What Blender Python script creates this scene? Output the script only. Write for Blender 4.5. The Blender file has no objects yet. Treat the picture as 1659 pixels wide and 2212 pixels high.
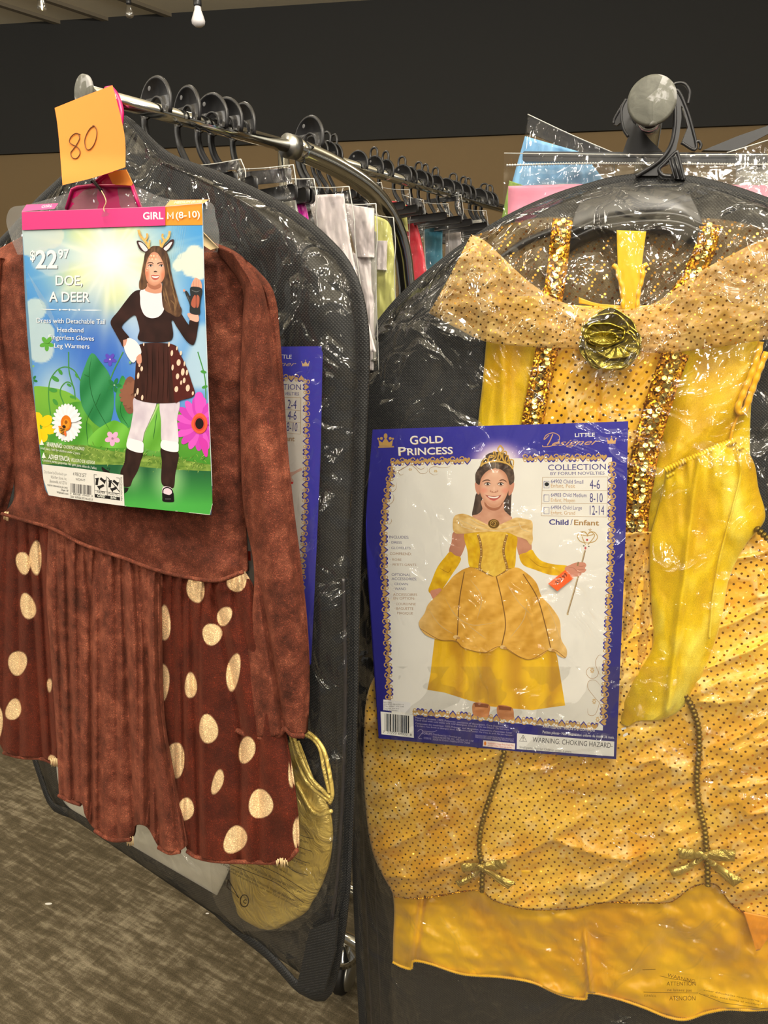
import bpy, bmesh, math, random
import numpy as np
from mathutils import Vector
from mathutils.geometry import tessellate_polygon
random.seed(7); rng = np.random.default_rng(7)
SC = bpy.context.scene
COL = SC.collection
PI = math.pi

# ------------------------------------------------------------------ camera
F_PX = 1661.0; CX, CY = 829.5, 1106.0; PITCH = math.radians(12.0); CAMZ = 1.38
SP, CP = math.sin(PITCH), math.cos(PITCH)
cam = bpy.data.cameras.new('camera'); camo = bpy.data.objects.new('camera', cam); COL.objects.link(camo)
camo.location = (0, 0, CAMZ); camo.rotation_euler = (PI/2 - PITCH, 0, 0)
cam.sensor_fit = 'HORIZONTAL'; cam.sensor_width = 36; cam.lens = 36*F_PX/1659.0; cam.clip_start = .02
SC.camera = camo
SC.view_settings.view_transform = 'Standard'; SC.view_settings.look = 'None'
SC.view_settings.exposure = 0.6; SC.view_settings.gamma = 1.0; SC.view_settings.use_curve_mapping = False
SC.cycles.transparent_max_bounces = 20; SC.cycles.max_bounces = 5; SC.cycles.diffuse_bounces = 3; SC.cycles.glossy_bounces = 3; SC.cycles.adaptive_threshold = .03; SC.cycles.sample_clamp_indirect = 4
SC.cycles.caustics_reflective = False; SC.cycles.caustics_refractive = False

# ------------------------------------------------------------------ room light
w = bpy.data.worlds.new('shop'); SC.world = w; w.use_nodes = True
w.node_tree.nodes['Background'].inputs[0].default_value = (1.0, .93, .82, 1)
w.node_tree.nodes['Background'].inputs[1].default_value = .13
def lamp(x, y, z, energy, r=.17, col=(1, .935, .83)):
    l = bpy.data.lights.new('ceiling_lamp', 'POINT'); l.energy = energy; l.shadow_soft_size = r; l.color = col
    o = bpy.data.objects.new('ceiling_lamp', l); o.location = (x, y, z); COL.objects.link(o)
for x, y, z, e in [(-.9, -.6, 3.1, 24), (.25, -.55, 3.0, 84), (1.3, -.7, 3.1, 26), (-2.2, -.2, 3.1, 20), (2.6, 0, 3.1, 20),
                   (-.4, -2.2, 3.0, 44), (1.5, -2.4, 3.0, 36), (-1.9, -2.6, 3.0, 30), (.9, .45, 3.2, 14), (-1.2, 1.2, 3.2, 14),
                   (-.9, -4.6, 3.0, 44), (.7, -4.4, 3.0, 50), (2.4, -4.6, 3.0, 40), (-2.9, -4.4, 3.0, 40), (.1, -6.6, 2.9, 50), (2.6, -6.8, 2.9, 40),
                   (-4.2, .9, 3.0, 42), (-3.9, 3.0, 3.0, 34), (-5.4, -1.2, 3.0, 40),
                   (2.2, 2.6, 3.3, 22), (-.5, 3.2, 3.3, 18)]:
    lamp(x, y, z, e)

# ------------------------------------------------------------------ helpers
def lin(c):
    c = np.asarray(c, float)/255.0
    return np.where(c <= .04045, c/12.92, ((c+.055)/1.055)**2.4)
def rgba(c, k=1.0): return tuple(np.clip(lin(c)*k, 0, 1)) + (1,)

def ray(px, py):
    x = (np.asarray(px, float)-CX)/F_PX; y = (CY-np.asarray(py, float))/F_PX
    return np.stack([x + 0*y, CP + y*SP + 0*x, y*CP - SP + 0*x], -1)
class Plane:
    """an upright hanging plane: point (x, y), angle of its horizontal axis; n faces the viewer's side of the racks"""
    def __init__(s, x, y, deg, lean=0.0):
        a = math.radians(deg); s.o = np.array([x, y, CAMZ]); s.e = np.array([math.sin(a), -math.cos(a), 0.0])
        n = np.array([s.e[1], -s.e[0], 0.0]); t = math.radians(lean)
        s.n = n*math.cos(t) + np.array([0, 0, math.sin(t)]); s.up = np.cross(s.e, s.n)
        if s.up[2] < 0: s.up = -s.up
    def P(s, px, py, off=0.0):
        d = ray(px, py); c = np.array([0, 0, CAMZ])
        t = (((s.o - c) @ s.n) + off)/(d @ s.n)
        return c + d*t[..., None]
    def W(s, a, b, off=0.0):     # metres along e, metres up from camera height
        return s.o + np.multiply.outer(np.asarray(a, float), s.e) + np.multiply.outer(np.asarray(b, float), s.up) + np.multiply.outer(np.asarray(off, float) + 0*np.asarray(a, float), s.n)

def cr(pts, n, closed=False):
    """Catmull-Rom resample to n points by chord length"""
    p = np.asarray(pts, float)
    if len(p) == 2 and not closed:
        t = np.linspace(0, 1, n)[:, None]; return p[0]*(1-t) + p[1]*t
    if closed: q = np.vstack([p[-1], p, p[0], p[1]])
    else: q = np.vstack([2*p[0]-p[1], p, 2*p[-1]-p[-2]])
    out = []; m = len(q)-3; K = 16
    for i in range(m):
        a, b, c, d = q[i:i+4]; t = np.linspace(0, 1, K, endpoint=False)[:, None]
        out.append(.5*((2*b) + (c-a)*t + (2*a-5*b+4*c-d)*t*t + (3*b-a-3*c+d)*t**3))
    o = np.vstack(out + [q[-2][None]]); L = np.r_[0, np.cumsum(np.linalg.norm(np.diff(o, axis=0), axis=1))]
    tt = np.linspace(0, L[-1], n + (1 if closed else 0))
    r = np.stack([np.interp(tt, L, o[:, k]) for k in range(p.shape[1])], -1)
    return r[:-1] if closed else r

def vnoise(x, y, seed=0):
    x = np.asarray(x, float); y = np.asarray(y, float)
    xi = np.floor(x).astype(np.int64); yi = np.floor(y).astype(np.int64); fx = x-xi; fy = y-yi
    fx = fx*fx*(3-2*fx); fy = fy*fy*(3-2*fy)
    def h(a, b):
        v = (a*374761393 + b*668265263 + seed*974634777) & 0xffffffff
        v = ((v ^ (v >> 13))*1274126177) & 0xffffffff
        return ((v ^ (v >> 16)) & 0xffff)/65535.0
    return (h(xi, yi)*(1-fx)+h(xi+1, yi)*fx)*(1-fy) + (h(xi, yi+1)*(1-fx)+h(xi+1, yi+1)*fx)*fy
def fbm(x, y, seed=0, o=3):
    return sum(vnoise(x*2**k, y*2**k, seed+k)/2**k for k in range(o))/(2-2**(1-o))

# ---- objects
def thing(name, label, cat, loc, group=None):
    o = bpy.data.objects.new(name, None); o.location = tuple(loc); COL.objects.link(o)
    o.empty_display_size = .05
    o['label'] = label; o['category'] = cat
    if group: o['group'] = group
    return o
def tagit(o, label=None, cat=None, group=None, kind=None):
    for k, v in (('label', label), ('category', cat), ('group', group), ('kind', kind)):
        if v: o[k] = v
    return o
def root_loc(p):
    while p.parent: p = p.parent
    return np.array(p.location)
def part(name, V, Fc, mat, parent=None, smooth=True, colors=None, loc=None):
    """V: (n,3) world coordinates; Fc: list of index tuples or (m,k) array"""
    V = np.asarray(V, float).reshape(-1, 3)
    o0 = root_loc(parent) if parent else (np.array(loc) if loc is not None else np.zeros(3))
    me = bpy.data.meshes.new(name)
    if isinstance(Fc, np.ndarray):
        m, k = Fc.shape; me.vertices.add(len(V)); me.vertices.foreach_set('co', (V-o0).ravel())
        me.loops.add(m*k); me.loops.foreach_set('vertex_index', Fc.ravel().astype(np.int32))
        me.polygons.add(m); me.polygons.foreach_set('loop_start', np.arange(0, m*k, k, dtype=np.int32))
        me.polygons.foreach_set('loop_total', np.full(m, k, dtype=np.int32)); me.update(calc_edges=True)
    else:
        me.from_pydata([tuple(v) for v in V-o0], [], [tuple(int(i) for i in f) for f in Fc])
    me.validate()
    if smooth: me.polygons.foreach_set('use_smooth', np.ones(len(me.polygons), bool))
    if colors is not None:
        c = np.asarray(colors, float)
        if c.shape[1] == 3: c = np.c_[c, np.ones(len(c))]
        at = me.color_attributes.new('Col', 'FLOAT_COLOR', 'POINT'); at.data.foreach_set('color', c.astype(np.float32).ravel())
    if mat: me.materials.append(mat)
    o = bpy.data.objects.new(name, me); COL.objects.link(o)
    if parent: o.parent = parent
    else: o.location = tuple(o0)
    return o
def gridfaces(nv, nu, start=0, flip=False):
    i = np.arange(nv*nu).reshape(nv, nu) + start
    f = np.stack([i[:-1, :-1], i[:-1, 1:], i[1:, 1:], i[1:, :-1]], -1).reshape(-1, 4)
    return f[:, ::-1] if flip else f

def rowgrid(rows, nu, nv):
    """rows of control points (left to right) -> nv x nu pixel grids"""
    R = np.stack([cr(r, nu) for r in rows])          # k,nu,2
    k = len(R)
    if k == 2:
        t = np.linspace(0, 1, nv)[:, None, None]; return R[0]*(1-t)+R[1]*t
    mid = R.mean(1); L = np.r_[0, np.cumsum(np.linalg.norm(np.diff(mid, axis=0), axis=1))]; L /= L[-1]
    tt = np.linspace(0, 1, nv); m = np.empty_like(R)          # tangents for uneven row spacing
    m[0] = (R[1]-R[0])/(L[1]-L[0]); m[-1] = (R[-1]-R[-2])/(L[-1]-L[-2])
    for i in range(1, k-1):
        h0, h1 = L[i]-L[i-1], L[i+1]-L[i]; s0, s1 = (R[i]-R[i-1])/h0, (R[i+1]-R[i])/h1; m[i] = (s0*h1+s1*h0)/(h0+h1)
    out = np.empty((nv, nu, 2))
    for j, t in enumerate(tt):
        i = max(min(np.searchsorted(L, t, 'right')-1, k-2), 0); h = L[i+1]-L[i]; s = (t-L[i])/h
        out[j] = (2*s**3-3*s*s+1)*R[i]+(s**3-2*s*s+s)*h*m[i]+(3*s*s-2*s**3)*R[i+1]+(s**3-s*s)*h*m[i+1]
    return out

def shell(name, rows, pl, off, f, mat, parent=None, nu=60, nv=80, th=.004, colfn=None, back=True, smooth=True):
    """a cloth shell: front = plane + off + f(u,v,x,y); back sheet behind; border closed"""
    g = rowgrid(rows, nu, nv); x, y = g[..., 0], g[..., 1]
    u, v = np.meshgrid(np.linspace(0, 1, nu), np.linspace(0, 1, nv))
    ff = f(u, v, x, y) if f else 0*u
    A = pl.P(x, y, off+ff).reshape(-1, 3); V = A; Fc = gridfaces(nv, nu, flip=True); n = nv*nu
    if back:
        e = np.minimum(1, 8*np.minimum(np.minimum(u, 1-u), np.minimum(v, 1-v)))
        B = (A - pl.n*(th*(.35+.65*e)).reshape(-1, 1))
        V = np.vstack([A, B]); Fc = np.vstack([Fc, gridfaces(nv, nu, n)])
        i = np.arange(n).reshape(nv, nu); bd = np.r_[i[0, :], i[1:, -1], i[-1, -2::-1], i[-2::-1, 0]]
        q = np.stack([bd[:-1], bd[1:], bd[1:]+n, bd[:-1]+n], -1); Fc = np.vstack([Fc, q])
    c = None
    if colfn:
        c = colfn(u, v, x, y).reshape(n, -1)
        if back: c = np.vstack([c, c])
    o = part(name, V, Fc, mat, parent, smooth, c)
    B0 = pl.P(x, y, off).reshape(-1, 3) - pl.o; fl = np.stack([B0 @ pl.e, B0 @ pl.up, np.zeros(n)], -1)
    if back: fl = np.vstack([fl, fl+[.003, .003, 0]])
    if len(o.data.vertices) == len(fl):
        o.data.attributes.new('flat', 'FLOAT_VECTOR', 'POINT').data.foreach_set('vector', fl.astype(np.float32).ravel())
    return o

def tube(name, P, r, mat, parent=None, n=10, res=None, r2=None, nrm=None, cap=True, closed=False, rfn=None, loc=None, raw=False):
    P = np.asarray(P, float)
    if res: P = cr(P, res, closed)
    m = len(P); T = np.roll(P, -1, 0)-np.roll(P, 1, 0)
    if not closed: T[0] = P[1]-P[0]; T[-1] = P[-1]-P[-2]
    T /= np.linalg.norm(T, axis=1)[:, None]+1e-12
    N = np.empty_like(T)
    if nrm is not None:
        N[:] = nrm; N -= T*(N*T).sum(1)[:, None]
    else:
        a = np.array([0, 0, 1.0]) if abs(T[0][2]) < .9 else np.array([1.0, 0, 0]); v = np.cross(T[0], a)
        for i in range(m):
            v = v - T[i]*(v@T[i]); v /= np.linalg.norm(v); N[i] = v
    N /= np.linalg.norm(N, axis=1)[:, None]+1e-12; B = np.cross(T, N)
    a = np.linspace(0, 2*PI, n, endpoint=False)
    rr = np.full(m, r) if rfn is None else r*rfn(np.linspace(0, 1, m))
    r2 = r if r2 is None else r2
    V = P[:, None] + (np.cos(a)[None, :, None]*N[:, None]*(rr*(r2/r))[:, None, None] + np.sin(a)[None, :, None]*B[:, None]*rr[:, None, None])
    V = V.reshape(-1, 3); i = np.arange(m*n).reshape(m, n)
    j = np.roll(i, -1, 1)
    if closed: f = np.stack([i, j, np.roll(j, -1, 0), np.roll(i, -1, 0)], -1).reshape(-1, 4)
    else: f = np.stack([i[:-1], j[:-1], j[1:], i[1:]], -1).reshape(-1, 4)
    f = [tuple(q) for q in f]
    if cap and not closed: f += [tuple(i[0][::-1]), tuple(i[-1])]
    if raw: return V, f
    return part(name, V, f, mat, parent, True, loc=loc)

def prism(name, pts, pl, off, th, mat, parent=None, px=True, res=0, bend=None, raw=False, loc=None):
    """a flat piece with thickness: outline in the hanging plane, extruded by th towards the viewer"""
    p = np.asarray(pts, float)
    if res: p = cr(p, res, True)
    n = len(p); o2 = bend(p[:, 0], p[:, 1]) if bend else np.zeros(n)
    fr = pl.P(p[:, 0], p[:, 1], off+th+o2) if px else pl.W(p[:, 0], p[:, 1], off+th+o2)
    V = np.vstack([fr, fr-pl.n*th])
    tr = tessellate_polygon([[Vector((a, b, 0)) for a, b in p]])
    f = [tuple(t) for t in tr] + [tuple(i+n for i in t[::-1]) for t in tr] + [(i, (i+1) % n, (i+1) % n+n, i+n) for i in range(n)]
    if raw: return V, f
    return part(name, V, f, mat, parent, False, loc=loc)
def merge(*vf):
    V = []; Fc = []; k = 0
    for v, f in vf:
        V.append(v); Fc += [tuple(int(i)+k for i in q) for q in f]; k += len(v)
    return np.vstack(V), Fc
def disc_raw(c, ax, r, h, n=32, prof=None):
    """lathe about ax from c: prof list of (radius, along)"""
    c = np.asarray(c, float); ax = np.asarray(ax, float)/np.linalg.norm(ax)
    a = np.array([0, 0, 1.0]) if abs(ax[2]) < .9 else np.array([1.0, 0, 0]); u = np.cross(ax, a); u /= np.linalg.norm(u); v = np.cross(ax, u)
    prof = prof or [(r*.9, 0), (r, h*.15), (r, h*.85), (r*.9, h)]
    t = np.linspace(0, 2*PI, n, endpoint=False)
    V = np.concatenate([c + ax*z + rr*(np.cos(t)[:, None]*u + np.sin(t)[:, None]*v) for rr, z in prof])
    m = len(prof); f = []
    for k in range(m-1):
        for i in range(n):
            j = (i+1) % n; f.append((k*n+i, k*n+j, (k+1)*n+j, (k+1)*n+i))
    f += [tuple(range(n))[::-1], tuple(range((m-1)*n, m*n))]
    return V, f

# ------------------------------------------------------------------ materials
class NT:
    def __init__(s, name):
        s.m = bpy.data.materials.new(name); s.m.use_nodes = True; s.t = s.m.node_tree; s.t.nodes.clear()
        s.out = s.n('ShaderNodeOutputMaterial')
    def n(s, typ, ins=None, **kw):
        nd = s.t.nodes.new(typ)
        for k, v in kw.items(): setattr(nd, k, v)
        for k, v in (ins or {}).items():
            if hasattr(v, 'is_linked') or isinstance(v, bpy.types.NodeSocket): s.t.links.new(v, nd.inputs[k])
            else: nd.inputs[k].default_value = v
        return nd
    def math(s, op, a, b=None, c=None):
        ins = {0: a}
        if b is not None: ins[1] = b
        if c is not None: ins[2] = c
        return s.n('ShaderNodeMath', ins, operation=op).outputs[0]
    def mix(s, f, a, b):
        nd = s.n('ShaderNodeMix', data_type='RGBA')
        for k, v in ((0, f), (6, a), (7, b)):
            if isinstance(v, bpy.types.NodeSocket): s.t.links.new(v, nd.inputs[k])
            else: nd.inputs[k].default_value = v
        return nd.outputs[2]
    def ramp(s, f, stops):
        r = s.n('ShaderNodeValToRGB', {0: f}); e = r.color_ramp.elements
        while len(e) < len(stops): e.new(.5)
        for i, (p, c) in enumerate(stops):
            e[i].position = p; e[i].color = c if len(c) == 4 else tuple(c)+(1,)
        return r.outputs[0]
    def co(s, scale=(1, 1, 1), rot=(0, 0, 0)):
        tc = s.n('ShaderNodeTexCoord'); return s.n('ShaderNodeMapping', {0: tc.outputs['Object'], 'Scale': scale, 'Rotation': rot}).outputs[0]
    def noise(s, v, scale, detail=3, rough=.5, dist=0.0):
        return s.n('ShaderNodeTexNoise', {'Vector': v, 'Scale': scale, 'Detail': detail, 'Roughness': rough, 'Distortion': dist})
    def vor(s, v, scale, rand=1.0, feature='F1'):
        return s.n('ShaderNodeTexVoronoi', {'Vector': v, 'Scale': scale, 'Randomness': rand}, feature=feature)
    def bump(s, h, st=.3, dist=.001, normal=None):
        ins = {'Height': h, 'Strength': st, 'Distance': dist}
        if normal is not None: ins['Normal'] = normal
        return s.n('ShaderNodeBump', ins).outputs[0]
    def bsdf(s, **k):
        ins = {a.replace('_', ' '): b for a, b in k.items()}
        return s.n('ShaderNodeBsdfPrincipled', ins)
    def done(s, sh):
        s.t.links.new(sh if isinstance(sh, bpy.types.NodeSocket) else sh.outputs[0], s.out.inputs[0]); return s.m
def simple(name, c, rough=.5, metal=0, k=1.0, **kw):
    t = NT(name); return t.done(t.bsdf(Base_Color=rgba(c, k), Roughness=rough, Metallic=metal, **kw))

def m_film(name, amount=1.0, haze=.008, sc=1.0, tint=(.985, .985, .98, 1), lo=.42):
    """thin clear film, crumpled: sharp creases and facets that catch the ceiling lamps"""
    t = NT(name); v = t.co((1, 1, 1))
    warp = t.noise(v, 7*sc, 2).outputs['Color']; wv = t.n('ShaderNodeMix', {0: .22/sc, 4: v, 5: warp}, data_type='VECTOR').outputs[1]
    def rid(rot, scl, k, d):
        m = t.n('ShaderNodeMapping', {0: wv, 'Rotation': rot, 'Scale': scl}).outputs[0]
        return t.math('ABSOLUTE', t.math('SUBTRACT', t.noise(m, k*sc, 1, .5, d).outputs[0], .5))
    h = t.math('MULTIPLY', rid((0, .6, 0), (1, 1, .5), 11, .5), 1.7)
    h = t.math('ADD', h, t.math('MULTIPLY', rid((0, -.7, .3), (1, 1, .45), 30, .8), .42))
    h = t.math('ADD', h, t.math('MULTIPLY', rid((0, .2, .9), (1, 1, .7), 78, .4), .05))
    big = t.noise(v, 5.5*sc, 2).outputs[0]
    msk = t.n('ShaderNodeMapRange', {0: big, 1: .40, 2: .62, 3: lo, 4: 1.0}).outputs[0]
    h = t.math('MULTIPLY', h, msk)
    nb = t.bump(h, 1.0, .034*amount/sc)
    gl = t.n('ShaderNodeBsdfGlossy', {'Color': (1, 1, 1, 1), 'Roughness': .06, 'Normal': nb})
    fr = t.n('ShaderNodeFresnel', {'IOR': 1.45, 'Normal': nb})
    fac = t.math('ADD', t.math('MULTIPLY', fr.outputs[0], .9), .012)
    tr = t.n('ShaderNodeBsdfTransparent', {'Color': tint})
    df = t.n('ShaderNodeBsdfDiffuse', {'Color': (.8, .8, .78, 1)})
    m0 = t.n('ShaderNodeMixShader', {0: haze, 1: tr.outputs[0], 2: df.outputs[0]})
    return t.done(t.n('ShaderNodeMixShader', {0: t.math('MINIMUM', fac, .17), 1: m0.outputs[0], 2: gl.outputs[0]}))

def m_nonwoven():
    t = NT('black_nonwoven_fabric'); v = t.co((1, 1, 1))
    a = t.n('ShaderNodeTexWave', {'Vector': t.co((1, 1, 1), (0, .785, 0)), 'Scale': 130.0}, bands_direction='X').outputs[0]
    b = t.n('ShaderNodeTexWave', {'Vector': t.co((1, 1, 1), (0, .785, 0)), 'Scale': 130.0}, bands_direction='Z').outputs[0]
    h = t.math('MULTIPLY', a, b)
    c = t.ramp(h, [(.0, (.010, .0105, .011)), (1, (.040, .040, .041))])
    nb = t.bump(h, .6, .0006, t.bump(t.noise(v, 14, 3).outputs[0], .5, .012))
    return t.done(t.bsdf(Base_Color=c, Roughness=.6, Normal=nb, Specular_IOR_Level=.35))
def m_velvet(name, c1, c2, c3, pile=1.0, attr=False, sheen=.5, scale=1.0):
    t = NT(name); v = t.co((1, 1, 1))
    n1 = t.noise(v, 16*scale, 4, .6, .5).outputs[0]; n2 = t.noise(v, 900, 2, .6).outputs[0]; n3 = t.noise(v, 60*scale, 3, .6).outputs[0]
    m = t.math('ADD', t.math('MULTIPLY', n1, .5), t.math('MULTIPLY', n3, .5))
    c = t.ramp(m, [(.36, rgba(c1)), (.5, rgba(c2)), (.66, rgba(c3))])
    if attr:
        at = t.n('ShaderNodeAttribute', attribute_name='Col')
        tex = t.ramp(m, [(.36, (.62, .6, .6)), (.5, (1, 1, 1)), (.66, (1.5, 1.5, 1.5))])
        c = t.n('ShaderNodeMix', {0: at.outputs['Alpha'], 6: at.outputs['Color'], 7: t.n('ShaderNodeMix', {0: 1.0, 6: at.outputs['Color'], 7: tex}, data_type='RGBA', blend_type='MULTIPLY').outputs[2]}, data_type='RGBA').outputs[2]
    sp = t.ramp(n2, [(.50, (.62, .60, .58)), (.60, (1.05, 1.0, 1.0)), (.74, (2.6, 2.2, 2.0))])
    c = t.n('ShaderNodeMix', {0: .85, 6: c, 7: sp}, data_type='RGBA', blend_type='MULTIPLY').outputs[2]
    nb = t.bump(n2, .7*pile, .0012, t.bump(n1, .4, .01))
    return t.done(t.bsdf(Base_Color=c, Roughness=.85, Normal=nb, Sheen_Weight=sheen, Sheen_Roughness=.4, Sheen_Tint=rgba(c3), Specular_IOR_Level=.25))
def m_satin(name, c1, c2, rough=.38, wr=1.0, scale=1.0, spec=.5):
    t = NT(name); v = t.co((1, 1, 1)); n1 = t.noise(v, 8*scale, 3, .55, .8).outputs[0]
    n2 = t.noise(t.co((1, 1, .35)), 30*scale, 3, .5, 1.2).outputs[0]
    c = t.ramp(n1, [(.35, rgba(c1)), (.65, rgba(c2))])
    nb = t.bump(n2, .35*wr, .006, t.bump(t.noise(v, 1500, 1).outputs[0], .12, .0006))
    return t.done(t.bsdf(Base_Color=c, Roughness=rough, Normal=nb, Sheen_Weight=.25, Specular_IOR_Level=spec))
def m_dots(name, base, base2, rough=.35, pitch=.0052, alpha=None, crinkle=1.0, dotr=.175, rot=.5):
    """fabric with small metallic foil dots; alpha makes the ground sheer"""
    t = NT(name); v = t.co((1, 1, 1), (0, rot, 0))
    vo = t.vor(v, 1/pitch, .22); vo.voronoi_dimensions = '2D'
    # flatten along the viewing axis so that each dot is a disc
    fl = t.n('ShaderNodeMapping', {0: t.n('ShaderNodeAttribute', attribute_name='flat').outputs['Vector'], 'Rotation': (0, 0, rot)}).outputs[0]; t.t.links.new(fl, vo.inputs['Vector'])
    mask = t.math('LESS_THAN', vo.outputs['Distance'], dotr)
    n1 = t.noise(t.co((1, 1, 1)), 10, 3, .6, .8).outputs[0]
    cr_ = t.noise(t.co((1, 1, .8), (0, .5, .2)), 46, 3, .6, .7).outputs[0]
    fine = t.vor(t.co((1, 1, .5), (0, .8, 0)), 70, 1, 'SMOOTH_F1').outputs['Distance']
    cf = t.ramp(n1, [(.35, rgba(base)), (.65, rgba(base2))])
    cf = t.mix(t.n('ShaderNodeMapRange', {0: cr_, 1: .52, 2: .68, 3: 0.0, 4: .75}).outputs[0], cf, rgba((246, 214, 142)))  # crinkle ridges mixed paler: organza sheen put into the colour
    hh = t.math('ADD', cr_, t.math('MULTIPLY', fine, .35))
    nb = t.bump(hh, .45*crinkle, .005)
    cell = t.n('ShaderNodeVectorMath', {0: vo.outputs['Color'], 1: (.5, .5, .5)}, operation='SUBTRACT').outputs[0]
    cell = t.n('ShaderNodeVectorMath', {0: cell, 'Scale': .9}, operation='SCALE').outputs[0]
    gn = t.n('ShaderNodeNewGeometry').outputs['Normal']
    dn = t.n('ShaderNodeVectorMath', {0: t.n('ShaderNodeVectorMath', {0: gn, 1: cell}, operation='ADD').outputs[0]}, operation='NORMALIZE').outputs[0]
    gb = t.bsdf(Base_Color=cf, Roughness=rough, Normal=nb, Sheen_Weight=.2)
    if alpha is not None:
        gb.inputs['Alpha'].default_value = alpha
    db = t.bsdf(Base_Color=rgba((190, 140, 60)), Metallic=1.0, Roughness=.22, Normal=dn)
    return t.done(t.n('ShaderNodeMixShader', {0: mask, 1: gb.outputs[0], 2: db.outputs[0]}))
def m_print(name, rough=.35, spec=.35):
    t = NT(name); at = t.n('ShaderNodeAttribute', attribute_name='Col')
    b = t.bsdf(Base_Color=at.outputs['Color'], Roughness=rough, Specular_IOR_Level=spec)
    t.t.links.new(at.outputs['Alpha'], b.inputs['Alpha'])
    return t.done(b)
M = {}
M['film'] = m_film('clear_plastic_film', 1.2); M['film_soft'] = m_film('smooth_clear_film', .35, .01, 1.0, lo=.1)
M['film_bag'] = m_film('crinkled_bag_film', .8, .008, 1.5)
M['nonwoven'] = m_nonwoven()
M['black'] = simple('black_hanger_plastic', (38, 38, 40), .33)
M['chrome'] = simple('chrome_tube', (205, 205, 200), .12, 1)
M['steel'] = simple('brushed_steel', (175, 175, 170), .35, 1)
M['rubber'] = simple('black_rubber', (22, 20, 18), .6)
M['zip'] = simple('dark_zipper', (40, 38, 42), .4)
M['brown'] = m_velvet('brown_velvet', (66, 31, 20), (108, 55, 39), (152, 88, 66))
M['spotted'] = m_velvet('spotted_velvet', (60, 30, 20), (100, 50, 36), (140, 80, 60), attr=True)
def m_yv():
    t = NT('yellow_stretch_velvet'); n1 = t.noise(t.co((1, 1, .6), (0, .6, 0)), 11, 3, .5, .8).outputs[0]; n2 = t.noise(t.co(), 1100, 2, .6).outputs[0]; n3 = t.noise(t.co((1, 1, .5), (0, .7, 0)), 30, 2, .5, .5).outputs[0]
    m = t.math('ADD', t.math('MULTIPLY', n1, .65), t.math('MULTIPLY', n3, .35))
    c = t.ramp(m, [(.36, rgba((200, 154, 2))), (.52, rgba((228, 192, 12))), (.64, rgba((248, 230, 96)))])  # pale stop paints broad sheen patches into the velvet's colour
    c = t.n('ShaderNodeMix', {0: .5, 6: c, 7: t.ramp(n2, [(.4, (.75, .72, .6)), (.65, (1.25, 1.25, 1.3))])}, data_type='RGBA', blend_type='MULTIPLY').outputs[2]
    nb = t.bump(n2, .3, .0008, t.bump(m, .6, .022))
    return t.done(t.bsdf(Base_Color=c, Roughness=.42, Normal=nb, Sheen_Weight=.5, Sheen_Roughness=.35, Sheen_Tint=rgba((255, 240, 150)), Specular_IOR_Level=.4))
M['yvelvet'] = m_yv()
M['satin'] = m_satin('yellow_satin', (226, 162, 0), (246, 192, 8), .36)
M['dots'] = m_dots('dotted_gold_organza', (230, 166, 34), (244, 196, 70), pitch=.0084)
M['dots_flat'] = m_dots('dotted_yellow_satin', (236, 172, 30), (242, 186, 48), .32, .0086, None, .25, .19)
M['sheer'] = m_dots('sheer_dotted_mesh', (212, 164, 84), (226, 186, 110), .3, .0070, .40, .8, .165)
M['veil'] = m_dots('thin_dotted_mesh', (190, 150, 80), (200, 165, 100), .35, .0095, .12, .5, .15)
M['print'] = m_print('printed_card', .32); M['matte_print'] = m_print('printed_paper', .6, .2)
M['pink'] = simple('magenta_plastic', (205, 28, 104), .25)
M['note'] = simple('orange_paper', (240, 148, 62), .7)
M['cream'] = simple('cream_thread', (214, 186, 140), .8)
# ================================================================== THE SETTING
def box(name, lo, hi, mat, parent=None, kind=None):
    x0, y0, z0 = lo; x1, y1, z1 = hi
    V = [(x0, y0, z0), (x1, y0, z0), (x1, y1, z0), (x0, y1, z0), (x0, y0, z1), (x1, y0, z1), (x1, y1, z1), (x0, y1, z1)]
    f = [(0, 3, 2, 1), (4, 5, 6, 7), (0, 1, 5, 4), (1, 2, 6, 5), (2, 3, 7, 6), (3, 0, 4, 7)]
    o = part(name, V, f, mat, parent, False)
    if kind: o['kind'] = kind
    return o
def m_carpet():
    t = NT('streaked_brown_carpet')
    v = t.co((1, 1, 1), (0, 0, .52)); st = t.n('ShaderNodeMapping', {0: v, 'Scale': (10, 52, 1)}).outputs[0]
    st2 = t.n('ShaderNodeMapping', {0: v, 'Scale': (60, 14, 1)}).outputs[0]
    a = t.noise(st, 1, 4, .65, .3).outputs[0]; b = t.noise(st2, 1, 4, .65, .3).outputs[0]; p = t.noise(v, 3.2, 3, .5).outputs[0]
    f = t.noise(t.co(), 420, 2, .7).outputs[0]
    s = t.math('ADD', t.math('MULTIPLY', a, .50), t.math('ADD', t.math('MULTIPLY', b, .25), t.math('MULTIPLY', p, .25)))
    c = t.ramp(s, [(.42, rgba((80, 72, 56))), (.50, rgba((94, 85, 68))), (.565, rgba((122, 112, 93))), (.63, rgba((146, 136, 115)))])
    c = t.n('ShaderNodeMix', {0: .8, 6: c, 7: t.ramp(f, [(.3, (.55, .55, .55)), (.7, (1.35, 1.35, 1.35))])}, data_type='RGBA', blend_type='MULTIPLY').outputs[2]
    return t.done(t.bsdf(Base_Color=c, Roughness=.95, Normal=t.bump(f, .5, .002), Specular_IOR_Level=.1))
def m_paint(name, c):
    t = NT(name); n = t.noise(t.co(), 60, 3).outputs[0]
    return t.done(t.bsdf(Base_Color=rgba(c), Roughness=.8, Normal=t.bump(n, .15, .002), Specular_IOR_Level=.15))
box('floor', (-7, -8.5, -.1), (9, 9.5, 0), m_carpet(), kind='structure')
WB = Plane(0, 6.2, 81.6)
zb = float(WB.P(750, 306)[2]); zt = float(WB.P(400, 30)[2])
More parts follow.
